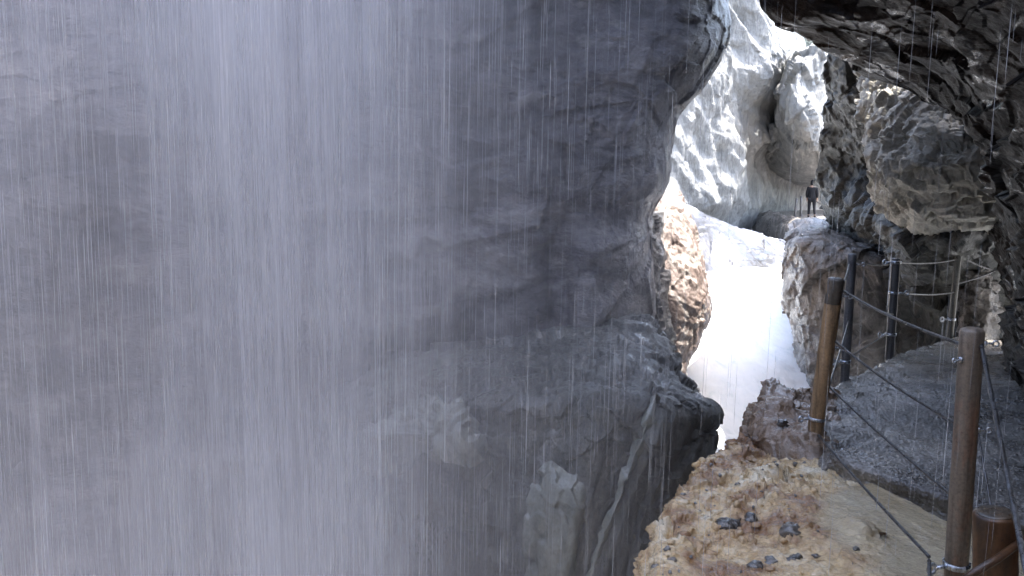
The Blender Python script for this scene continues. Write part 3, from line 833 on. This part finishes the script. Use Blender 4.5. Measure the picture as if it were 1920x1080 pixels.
def d_edge(P, px):
    return 0.05 * fbm(P * 2.2, 4, 171) + 0.06 * facets(P * np.array([3, 3, 5]), 172, 1.2) + 0.035 * facets(P * 8, 173, 1.2) + 0.012 * facets(P * 20, 174, 1.2)
o, _, _ = relief('rock_edge', r2, 190, 170, d_edge, M['edge_rock'], back=(0.4, 0.1, -1.5), world_pts=True, face=(-0.3, -0.3, 1))
tag(o, 'broken brown rocks between the railing post and the torrent', 'rock')

# ------------------------------------------------------------------ posts, clamps and cables
def tube(pts, rad, seg=14, cap=True, wob=0.0, seed=0, twist=0):
    """Verts and faces of a tube along pts; rad is a number or a list."""
    pts = [Vector(p) for p in pts]
    n = len(pts)
    vs, fs = [], []
    rnd = random.Random(seed)
    up = None
    for i, p in enumerate(pts):
        t = (pts[min(i + 1, n - 1)] - pts[max(i - 1, 0)]).normalized()
        if up is None:
            up = Vector((0, 0, 1)) if abs(t.z) < 0.9 else Vector((0, 1, 0))
        a = t.cross(up).normalized()
        b = a.cross(t).normalized()
        up = b
        r = rad[i] if isinstance(rad, (list, tuple)) else rad
        for k in range(seg):
            th = 2 * math.pi * k / seg
            rr = r * (1 + wob * (rnd.random() - 0.5))
            if twist:
                rr *= 1 + 0.13 * math.cos(6 * th + twist * i)
            vs.append(p + (a * math.cos(th) + b * math.sin(th)) * rr)
    for i in range(n - 1):
        for k in range(seg):
            k2 = (k + 1) % seg
            fs.append((i * seg + k, i * seg + k2, (i + 1) * seg + k2, (i + 1) * seg + k))
    if cap:
        fs.append(tuple(range(seg - 1, -1, -1)))
        fs.append(tuple((n - 1) * seg + k for k in range(seg)))
    return [tuple(v) for v in vs], fs

def ring_mesh(axis, r, w, th, seg=24):
    """A flat band round an axis (world direction), centre at origin."""
    ax = Vector(axis).normalized()
    a = ax.cross(Vector((0, 1, 0.2))).normalized()
    b = ax.cross(a).normalized()
    vs, fs = [], []
    for k in range(seg):
        t = 2 * math.pi * k / seg
        e = a * math.cos(t) + b * math.sin(t)
        for (rr, h) in ((r, -w), (r + th, -w * 0.8), (r + th, w * 0.8), (r, w)):
            vs.append(tuple(e * rr + ax * h))
    for k in range(seg):
        k2 = (k + 1) % seg
        for j in range(4):
            j2 = (j + 1) % 4
            fs.append((k * 4 + j, k * 4 + j2, k2 * 4 + j2, k2 * 4 + j))
    return vs, fs

def torus(c, nrm, R, r, s1=20, s2=10):
    n = Vector(nrm).normalized()
    a = n.cross(Vector((0.1, 0.2, 1))).normalized()
    b = n.cross(a).normalized()
    vs, fs = [], []
    for i in range(s1):
        t = 2 * math.pi * i / s1
        e = a * math.cos(t) + b * math.sin(t)
        for j in range(s2):
            u = 2 * math.pi * j / s2
            vs.append(tuple(Vector(c) + e * (R + r * math.cos(u)) + n * (r * math.sin(u))))
    for i in range(s1):
        for j in range(s2):
            fs.append((i * s2 + j, ((i + 1) % s1) * s2 + j, ((i + 1) % s1) * s2 + (j + 1) % s2, i * s2 + (j + 1) % s2))
    return vs, fs

def post(label, bot, top, r, mat, clamps, capmat=None, seed=0, group='railing posts along the path', taper=1.0):
    """bot, top: world points of the post's axis; clamps: fractions up the post with the side the hook points to."""
    B, T = Vector(bot), Vector(top)
    root = empty('railing_post', B)
    tag(root, label, 'post', group)
    n = 26
    L = (T - B)
    pts = [L * (-0.06 + 1.06 * i / n) for i in range(n + 1)]
    rs = [r * (1 + (taper - 1) * i / n) for i in range(n + 1)]
    pts += [L * 1.0 + L.normalized() * (r * 0.18), L * 1.0 + L.normalized() * (r * 0.3)]
    rs += [r * taper * 0.9, r * taper * 0.62]
    v, f = tube(pts, rs, 22, True, 0.035, seed)
    mesh_obj('shaft', v, f, mat, root)
    if capmat:
        h = 0.13
        v, f = tube([L * (1 - h), L * (1 - h * 0.98), L * (1 - h * 0.5), L * 1.0 + L.normalized() * r * 0.1, L * 1.0 + L.normalized() * r * 0.32, L + L.normalized() * r * 0.42], [r * 0.99, r * 1.015, r * 1.015, r * 1.01, r * 0.93, r * 0.6], 22, True, 0.03, seed + 5)
        mesh_obj('cap', v, f, capmat, root)
    for fr, side, big in clamps:
        c = L * fr
        rr = r * (1 + (taper - 1) * fr)
        ln = L.normalized()
        s = (Vector(side) - ln * Vector(side).dot(ln)).normalized()
        if big >= 1.0:
            v, f = ring_mesh(L, rr * 1.02, 0.011 * big, 0.006 * big)
            v = [tuple(Vector(q) + c) for q in v]
        else:                                               # a bare bolt with its washer
            v, f = tube([c + s * rr * 0.8, c + s * (rr + 0.006), c + s * (rr + 0.010)], [0.012, 0.012, 0.008], 12)
        cl = mesh_obj('clamp', v, f, M['clamp'], root)
        v, f = tube([c + s * (rr * 0.9), c + s * (rr + 0.02 * big), c + s * (rr + 0.05 * big)], [0.007 * big] * 3, 10)
        mesh_obj('bolt', v, f, M['clamp'], cl)
        nr = s.cross(ln).normalized()
        nr = (nr + Vector((0, -0.3, 0))).normalized()
        v, f = torus(c + s * (rr + 0.065 * big), nr, 0.017 * big, 0.006 * big)
        mesh_obj('eye', v, f, M['clamp'], cl)
    return root

A_b, A_t = U(1524, 842, 5.03), U(1567, 527, 4.95)
B_b, B_t = U(1583, 718, 6.95), U(1598, 478, 6.95)
C_b, C_t = U(1668, 668, 9.2), U(1680, 486, 9.2)
D_b, D_t = U(1781, 632, 11.0), U(1797, 478, 11.0)
N_b, N_t = U(1788, 1140, 3.18), U(1823, 621, 3.15)
LEFT, RIGHT = (-1, -0.3, 0.25), (1, -0.3, 0.1)
post('rust brown railing post with a dark cap standing on the ochre rock beside the torrent', A_b, A_t, 0.047, M['rust_post'], [(0.19, LEFT, 1.0), (0.62, RIGHT, 0.7), (0.92, RIGHT, 0.7)], M['cap'], 1)
post('dark grey railing post just behind the rust brown capped post', B_b, B_t, 0.036, M['grey_post'], [(0.17, LEFT, 1.3), (0.93, RIGHT, 0.8)], None, 2)
post('dark grey railing post at the pale edge where the path bends', C_b, C_t, 0.046, M['grey_post'], [(0.23, LEFT, 1.5), (0.66, RIGHT, 1.3), (0.97, LEFT, 1.5)], None, 3)
post('slender dull grey railing post in front of the pale boulder', D_b, D_t, 0.042, M['pale_post'], [(0.22, LEFT, 1.7)], None, 4)
post('tall brown rusted railing post close by with a ring clamp at its foot', N_b, N_t, 0.043, M['near_post'], [(0.165, LEFT, 1.15), (0.96, RIGHT, 0.6), (0.905, LEFT, 0.5), (0.66, RIGHT, 0.55)], None, 6)

# thick stub in the corner
sb, st = Vector(U(1866, 1180, 2.75)), Vector(U(1866, 958, 2.75))
root = empty('post_stub', sb)
tag(root, 'short thick rusted stub beside the tall brown post', 'post')
L = st - sb
v, f = tube([L * (-0.15 + 1.11 * i / 20) for i in range(21)] + [L * 0.975, L * 0.985], [0.069] * 21 + [0.067, 0.061], 32, True, 0.03, 8)
mesh_obj('shaft', v, f, M['stub'], root)
v, f = tube([L * 0.98, L * 0.992, L * 1.0, L * 1.003], [0.062, 0.060, 0.052, 0.02], 32, True, 0.06, 9)
mesh_obj('top', v, f, M['cap'], root)
v, f = tube([U(1790, 1100, 2.62), U(1830, 1072, 2.6), U(1870, 1048, 2.62), U(1905, 1022, 2.68), U(1960, 990, 2.72)], 0.013, 12)
o = mesh_obj('iron_rod', v, f, M['stub'])
tag(o, 'rusty iron rod slanting across the thick stub', 'rod')

def cable(a, b, r, sag, label, mat=None):
    a, b = Vector(a), Vector(b)
    n = 60
    pts = []
    for i in range(n + 1):
        t = i / n
        p = a.lerp(b, t)
        p.z -= sag * 4 * t * (1 - t)
        pts.append(tuple(p))
    v, f = tube(pts, r, 18, True, 0, 0, 0.8)
    o = mesh_obj('steel_cable', v, f, mat or M['cable'])
    tag(o, label, 'cable', 'wire rope cables of the railing')
    return o
cable(U(1581, 545, 4.93), U(1802, 645, 3.17), 0.0065, 0.02, 'topmost cable from the capped rust post to the tall brown post')
cable(U(1566, 640, 4.95), U(1792, 793, 3.17), 0.0065, 0.02, 'second cable down between the capped rust post and the tall brown post')
cable(U(1556, 726, 4.97), U(1786, 930, 3.17), 0.0065, 0.01, 'third cable down between the capped rust post and the tall brown post')
cable(U(1534, 815, 4.98), U(1742, 1044, 3.12), 0.0065, 0.01, 'lowest cable from the capped rust post to the ring on the tall brown post')
cable(U(1742, 1050, 3.12), U(1748, 1180, 2.7), 0.0065, 0.0, 'cable running down out of the ring at the foot of the tall brown post')
cable(U(1578, 540, 4.95), U(1593, 494, 6.95), 0.0065, 0.02, 'upper cable between the capped rust post and the grey post behind it')
cable(U(1552, 730, 4.98), U(1592, 600, 6.95), 0.0065, 0.02, 'lower cable between the capped rust post and the grey post behind it')
cable(U(1604, 488, 6.95), U(1674, 494, 9.2), 0.0085, 0.03, 'top cable between the two dark grey posts')
cable(U(1597, 552, 6.95), U(1676, 590, 9.2), 0.0085, 0.03, 'middle cable between the two dark grey posts')
cable(U(1590, 672, 6.95), U(1664, 625, 9.2), 0.0085, 0.0, 'lowest cable between the two dark grey posts')
cable(U(1684, 492, 9.2), U(1796, 486, 11.0), 0.009, 0.03, 'top cable from the bend post to the slender post')
cable(U(1683, 548, 9.2), U(1790, 548, 11.0), 0.009, 0.03, 'middle cable from the bend post to the slender post')
cable(U(1798, 480, 11.0), U(1875, 510, 11.6), 0.010, 0.02, 'upper cable running from the slender post into the dark cliff')
cable(U(1775, 536, 11.0), U(1865, 508, 11.3), 0.010, 0.02, 'cable crossing in front of the pale boulder')
cable(U(1838, 636, 3.16), U(1925, 1075, 2.0), 0.0072, 0.0, 'thick cable dropping from the top of the tall brown post behind the short thick stub')
cable(U(1832, 800, 3.16), U(1868, 1010, 2.9), 0.004, 0.0, 'thin pale cable beside the tall brown post above the short thick stub')

# far railing beside the walker
FR = [((1583, 432), (1585, 393), 20.0, 0.05), ((1490, 408), (1494, 372), 42.0, 0.06), ((1501, 408), (1502, 368), 43.0, 0.06), ((1628, 444), (1628, 400), 18.6, 0.04)]
fl = ['pale far railing post on the buttress shelf behind the walker', 'outer of two thin dark railing posts on the torrent side of the walker', 'thin dark railing post next to the walker', 'thin dim railing post in the shadow at the end of the shelf']
for (b, t, d, r), lb in zip(FR, fl):
    root = empty('railing_post', U(*b, d))
    tag(root, lb, 'post', 'far railing posts near the walker')
    L = Vector(U(*t, d)) - Vector(U(*b, d))
    v, f = tube([L * -0.15, L * 0.3, L * 0.7, L], r, 10)
    mesh_obj('shaft', v, f, M['pale_post'] if d < 19.5 or d == 20.0 else M['grey_post'], root)
cable(U(1530, 378, 42), U(1584, 397, 20.0), 0.02, 0.02, 'far cable above the shelf from the walker to the pale far post')

# ------------------------------------------------------------------ the walker
def skin(name, verts, edges, rad, mat, parent, sub=1):
    me = bpy.data.meshes.new(name)
    me.from_pydata(verts, edges, [])
    o = bpy.data.objects.new(name, me)
    COL.objects.link(o)
    m = o.modifiers.new('skin', 'SKIN')
    m.use_smooth_shade = True
    for k, r in enumerate(rad):
        me.skin_vertices[0].data[k].radius = (r, r) if not isinstance(r, tuple) else r
    me.skin_vertices[0].data[0].use_root = True
    s = o.modifiers.new('sub', 'SUBSURF')
    s.levels = s.render_levels = sub
    me.materials.append(mat)
    o.parent = parent
    return o
wf = Vector((U(1521, 403, 42.0)[0], 42.0, -2.04))
walker = empty('person', wf)
tag(walker, 'person in dark hooded jacket standing on the far path before the bright rock', 'person')
bv = [(0, 0, .95), (0, 0, 1.15), (0, 0, 1.36), (0, 0, 1.5), (0, -.02, 1.60), (0, -.02, 1.70),
      (.1, 0, .9), (.11, -.02, .50), (.12, 0, .09), (.13, -.14, .04),
      (-.1, 0, .9), (-.12, .06, .50), (-.16, .14, .09), (-.17, 0, .04),
      (.17, 0, 1.40), (.225, .02, 1.13), (.22, -.05, .90), (.22, -.06, .82),
      (-.17, 0, 1.40), (-.225, .02, 1.13), (-.225, -.04, .90), (-.225, -.05, .82)]
be = [(0, 1), (1, 2), (2, 3), (3, 4), (4, 5), (0, 6), (6, 7), (7, 8), (8, 9), (0, 10), (10, 11), (11, 12), (12, 13), (2, 14), (14, 15), (15, 16), (16, 17), (2, 18), (18, 19), (19, 20), (20, 21)]
br = [.14, .13, .15, .06, .085, .08, .085, .058, .04, .035, .085, .058, .04, .035, .065, .045, .033, .035, .065, .045, .033, .035]
for s_, w_ in ((1, 17), (-1, 21)):
    for q in range(5):
        n0 = len(bv)
        b0 = bv[w_]
        ox = (-0.028 + 0.017 * q)
        ln = (0.05, 0.075, 0.085, 0.078, 0.06)[q]
        bv += [(b0[0] + s_ * 0.005, b0[1] + ox, b0[2] - 0.5 * ln - 0.015), (b0[0] - s_ * 0.012, b0[1] + ox * 1.15 - (0.02 if q == 0 else 0), b0[2] - ln - 0.015)]
        be += [(w_, n0), (n0, n0 + 1)]
        br += [.009, .0075]
skin('body', bv, be, br, M['skin'], walker)
skin('jacket', [(0, 0, .70), (0, 0, 1.0), (0, 0, 1.2), (0, 0, 1.38), (.175, 0, 1.40), (.23, .02, 1.13), (.225, -.04, .92), (-.175, 0, 1.40), (-.23, .02, 1.13), (-.23, -.04, .92)],
     [(0, 1), (1, 2), (2, 3), (3, 4), (4, 5), (5, 6), (3, 7), (7, 8), (8, 9)], [(.24, .17), (.21, .16), (.175, .15), (.17, .13), .09, .075, .06, .09, .075, .06], M['jacket'], walker)
skin('hood', [(0, 0.02, 1.5), (0, 0.03, 1.62), (0, 0.03, 1.74), (0, 0.05, 1.79)], [(0, 1), (1, 2), (2, 3)], [.10, .115, .09, .03], M['jacket'], walker)
skin('trousers', [(0, 0, .93), (.1, 0, .86), (.11, -.02, .50), (.12, 0, .12), (-.1, 0, .86), (-.12, .06, .50), (-.16, .14, .12)], [(0, 1), (1, 2), (2, 3), (0, 4), (4, 5), (5, 6)], [.14, .1, .075, .06, .1, .075, .06], M['trousers'], walker)
for sx in ((.12, 0), (-.16, .14)):
    skin('boot', [(sx[0], sx[1], .14), (sx[0], sx[1], .05), (sx[0] * 1.1, sx[1] - .17, .035)], [(0, 1), (1, 2)], [.06, .058, .045], M['boot'], walker)
walker.rotation_euler.z = math.radians(160)
walker.scale = (1.04, 1.04, 1.04)

# ------------------------------------------------------------------ loose stones and the leaf
def surf_z(Q, x, y):
    d = (Q[..., 0] - x) ** 2 + (Q[..., 1] - y) ** 2 + np.where(Q[..., 2] < -2.3, 9, 0)
    k = np.unravel_index(np.argmin(d), d.shape)
    return float(Q[k][2])
def stone_mesh(r, seed, flat=0.6):
    bm = bmesh.new()
    bmesh.ops.create_icosphere(bm, subdivisions=3, radius=1)
    P = np.array([v.co[:] for v in bm.verts])
    d = 1 + 0.28 * facets(P * 1.3 + seed * 7.7, seed, 1.0) + 0.1 * fbm(P * 2 + seed, 3, seed)
    for v, k in zip(bm.verts, d):
        v.co = Vector(v.co) * float(k) * r
        v.co.z *= flat
    me = bpy.data.meshes.new('stone')
    bm.to_mesh(me); bm.free()
    for p in me.polygons: p.use_smooth = True
    return me
ST = [((1370, 962), 0.062, 'black_stone', 'largest black wet stone lying on the ochre ledge'),
      ((1408, 958), 0.035, 'black_stone', 'small black stone touching the largest black stone'),
      ((1483, 990), 0.050, 'grey_stone', 'grey wet stone on the middle of the ochre ledge'),
      ((1488, 1026), 0.036, 'black_stone', 'black stone beside the tan slab just below the grey wet stone'),
      ((1418, 1046), 0.038, 'black_stone', 'black stone low on the ochre ledge near the torrent edge'),
      ((1448, 1028), 0.030, 'grey_stone', 'small grey stone between two black stones on the ledge'),
      ((1564, 913), 0.022, 'black_stone', 'tiny black stone at the upper corner of the tan slab'),
      ((1466, 812), 0.034, 'black_stone', 'black stone among the broken brown rocks'),
      ((1530, 1026), 0.020, 'grey_stone', 'tiny grey stone at the edge of the tan slab')]
for k, ((px, py), r, mt, lb) in enumerate(ST):
    p = G(px, py, -1.6 if py < 830 else -1.68)
    z = surf_z(ledgeQ, p[0], p[1]) if py > 830 else -1.53
    me = stone_mesh(r, 200 + k)
    me.materials.append(M[mt])
    o = bpy.data.objects.new('stone', me)
    o.location = (p[0], p[1], z - r * 0.22)
    o.rotation_euler = (random.uniform(-.3, .3), random.uniform(-.3, .3), random.uniform(0, 6))
    COL.objects.link(o)
    tag(o, lb, 'stone', 'loose stones on the ledge')
lp = G(1657, 995, -1.665)
lz = surf_z(ledgeQ, lp[0], lp[1])
lv, lf = [], []
for i in range(9):
    t = i / 8
    w = 0.016 * math.sin(math.pi * min(1, t * 1.05)) ** 0.8 + 0.001
    x = -0.035 + 0.07 * t
    for s_ in (-1, 0, 1):
        lv.append((x, s_ * w, 0.012 * abs(s_) + 0.006 * math.sin(t * 5)))
for i in range(8):
    for j in range(2):
        lf.append((i * 3 + j, i * 3 + j + 1, i * 3 + j + 4, i * 3 + j + 3))
o = mesh_obj('leaf', lv, lf, M['leaf'])
o.location = (lp[0], lp[1], lz + 0.006)
o.rotation_euler.z = 0.75
tag(o, 'small brown dead leaf lying on the smooth tan slab', 'leaf')

# rubble bedded in the ledge
ico = bmesh.new(); bmesh.ops.create_icosphere(ico, subdivisions=2, radius=1)
IV = np.array([v.co[:] for v in ico.verts]); IF = np.array([[v.index for v in f.verts] for f in ico.faces]); ico.free()
cand = ledgeQ.reshape(-1, 3)
cx, cy = PIX(cand)
zz = slab_zone(cand, (cx, cy))
cand = cand[(zz < 0.35) & (cand[:, 2] > -1.86) & (cy > 820) & (cx < 1700) & (cy < 1150) & ~((cx > 1530) & (cy < 885))]
for nm, mt, cnt, rmax, lb in (('rubble', 'ochre', 420, 0.022, 'ochre and cream rubble bedded in the wet ledge'), ('rubble', 'grey_stone', 110, 0.014, 'dark grit and small grey rubble lying in the hollows of the ochre ledge')):
    VV, FF = [], []
    for k, c in enumerate(cand[RNG.permutation(len(cand))[:cnt]]):
        r = 0.005 + rmax * RNG.random() ** 2.5
        f_ = 1 + 0.3 * facets(IV * 1.2 + k * 3.3, 300 + k, 1.0)
        VV.append(IV * f_[:, None] * r * (0.6 + 0.8 * RNG.random((1, 3))) * np.array([1, 1, 0.75]) + c)
        FF.append(IF + k * len(IV))
    o = mesh_obj(nm, np.concatenate(VV), np.concatenate(FF), M[mt])
    tag(o, lb, kind='stuff')

# pebbles of the path surface
pv, pf = [], []
ico = bmesh.new(); bmesh.ops.create_icosphere(ico, subdivisions=1, radius=1)
IV = np.array([v.co[:] for v in ico.verts]); IF = np.array([[v.index for v in f.verts] for f in ico.faces]); ico.free()
cand = pathQ[80:, 75:].reshape(-1, 3)
cand = cand[RNG.permutation(len(cand))[:1800]]
VV, FF = [], []
for k, c in enumerate(cand):
    r = 0.003 + 0.009 * RNG.random() ** 4
    VV.append(IV * r * (0.7 + 0.6 * RNG.random((1, 3))) * np.array([1, 1, 0.7]) + c)
    FF.append(IF + k * len(IV))
o = mesh_obj('gravel', np.concatenate(VV), np.concatenate(FF), M['grey_stone'])
tag(o, 'loose gravel scattered over the dark path', kind='stuff')

# ------------------------------------------------------------------ the waterfall in front
def veil_mat():
    t = NT('falling_water_veil')
    v = t.obj()
    streak = t.noise(t.obj((45, 45, 0.8)), 1.0, 6, 0.65)
    fine = t.noise(t.obj((170, 170, 2.6)), 1.0, 4, 0.7)
    broad = t.noise(t.obj((1.6, 1.6, 0.45)), 1.0, 4, 0.55)
    rope = t.noise(t.obj((9, 9, 0.22)), 1.0, 5, 0.65)
    a = t.n('ShaderNodeAttribute', attribute_name='zone')
    f = t.math('ADD', t.math('MULTIPLY', streak, 0.45), t.math('MULTIPLY', fine, 0.55))
    s = t.ramp(f, [(0.42, 0.6), (0.52, 0.9), (0.66, 1.6)])
    b = t.ramp(broad, [(0.32, 0.6), (0.68, 1.25)])
    b = t.mix(1.0, b, t.ramp(rope, [(0.34, 0.6), (0.52, 0.95), (0.7, 1.6)]), 'MULTIPLY')
    k = t.math('MULTIPLY', t.math('MULTIPLY', s, b), a.outputs['Fac'], True)
    d = t.n('ShaderNodeBsdfDiffuse'); d.inputs['Color'].default_value = (0.92, 0.92, 0.96, 1)
    tr = t.n('ShaderNodeBsdfTranslucent'); tr.inputs['Color'].default_value = (0.92, 0.92, 0.96, 1)
    ad = t.n('ShaderNodeMixShader'); ad.inputs[0].default_value = 0.5
    t.l(d.outputs[0], ad.inputs[1]); t.l(tr.outputs[0], ad.inputs[2])
    tp = t.n('ShaderNodeBsdfTransparent')
    mx = t.n('ShaderNodeMixShader')
    t.l(k, mx.inputs[0]); t.l(tp.outputs[0], mx.inputs[1]); t.l(ad.outputs[0], mx.inputs[2])
    t.l(mx.outputs[0], t.out.inputs['Surface'])
    return t.m
M['veil'] = veil_mat()
def strand_mat():
    t = NT('falling_water_strands')
    d = t.n('ShaderNodeBsdfPrincipled')
    d.inputs['Base Color'].default_value = (0.9, 0.92, 0.95, 1)
    d.inputs['Roughness'].default_value = 0.15
    tr = t.n('ShaderNodeBsdfTransparent')
    mx = t.n('ShaderNodeMixShader'); mx.inputs[0].default_value = 0.3
    t.l(tr.outputs[0], mx.inputs[1]); t.l(d.outputs[0], mx.inputs[2])
    t.l(mx.outputs[0], t.out.inputs['Surface'])
    return t.m
M['strand'] = strand_mat()

def dens(x, y):
    """Water per metre of the curtain: thick to the left, thinning to drips on the right."""
    p = 960 + FPX * x / y
    return (1 - sst(420, 1120, p)) * (0.50 + 0.40 * np.exp(-((p - 560) / 260.0) ** 2))
WATER = True
fall = None
for k, yy in enumerate((2.5, 3.0, 3.6, 4.3, 5.0)):
    n, m = 160, 40
    x = np.linspace(-0.78 * yy, 0.26 * yy, n)
    z = np.linspace(3.2, -4.6, m)
    Xg, Zg = np.meshgrid(x, z)
    Yg = yy + 0.14 * np.sin(Xg * 3.1 + k * 2) + 0.07 * np.sin(Xg * 9 + k) + 0.03 * (Zg * 0.3)
    V = np.stack([Xg, Yg, Zg], -1).reshape(-1, 3)
    idx = np.arange(n * m).reshape(m, n)
    F = np.stack([idx[:-1, :-1], idx[1:, :-1], idx[1:, 1:], idx[:-1, 1:]], -1).reshape(-1, 4)
    if fall is None:
        o = fall = mesh_obj('waterfall', V, F, M['veil'])
        tag(o, 'broad curtain of water falling in front of the cliff', kind='structure')
    else:
        o = mesh_obj('water_veil', V, F, M['veil'], fall)
    a = (0.38 * dens(V[:, 0], V[:, 1]) ** 0.9 + 0.035 * (1 - sst(0.12, 0.25, V[:, 0] / V[:, 1]))).astype(np.float32)
    a *= (1 - sst(0.2, 0.258, V[:, 0] / V[:, 1]))
    px_, py_ = PIX(V)
    g = 0.85 + 0.5 * np.exp(-(((px_ - 560) / 300) ** 2 + ((py_ + 60) / 260) ** 2)) + 0.28 * sst(760, 1150, py_) * (1 - sst(500, 950, px_)) - 0.4 * np.exp(-(((px_ - 190) / 170) ** 2 + ((py_ - 480) / 330) ** 2)) - 0.2 * np.exp(-(((px_ - 640) / 230) ** 2 + ((py_ - 690) / 70) ** 2))  # stronger light at the top middle is put in as extra opacity
    a = (a * g).astype(np.float32)
    at = o.data.attributes.new('zone', 'FLOAT', 'POINT')
    at.data.foreach_set('value', a)
# strands of drops
NS = 4200
VV, FF = [], []
tpl = np.array([(0, 0, 1.0), (1, 0, .35), (-.5, .87, .35), (-.5, -.87, .35), (1, 0, -.6), (-.5, .87, -.6), (-.5, -.87, -.6), (0, 0, -1.0)])
tf = np.array([(0, 1, 2), (0, 2, 3), (0, 3, 1), (1, 4, 5), (1, 5, 2), (2, 5, 6), (2, 6, 3), (3, 6, 4), (3, 4, 1), (7, 5, 4), (7, 6, 5), (7, 4, 6)])
for k in range(NS):
    y = RNG.uniform(1.9, 5.2)
    u = RNG.random()
    if u < 0.66: p = RNG.uniform(-250, 850)
    elif u < 0.965: p = 700 + 560 * RNG.random() ** 1.6
    else: p = RNG.uniform(1240, 1915)
    x = (p - 960) / FPX * y
    if p > 1240: y = RNG.uniform(2.2, 3.0); x = (p - 960) / FPX * y
    z = RNG.uniform(-0.62 * y, 0.36 * y)
    h = RNG.uniform(0.03, 0.17) * (1 + 2.0 * RNG.random() ** 4) * (y / 3.0) ** 0.4
    r = RNG.uniform(0.0003, 0.0007) * (1 + 1.2 * RNG.random() ** 8)
    VV.append(tpl * np.array([r, r, h]) + np.array([x, y, z]) + np.array([[0.02 * h, 0, 0]]) * tpl[:, 2:3])
    FF.append(tf + k * 8)
o = mesh_obj('water_strand', np.concatenate(VV), np.concatenate(FF), M['strand'], fall)
o['kind'] = 'stuff'
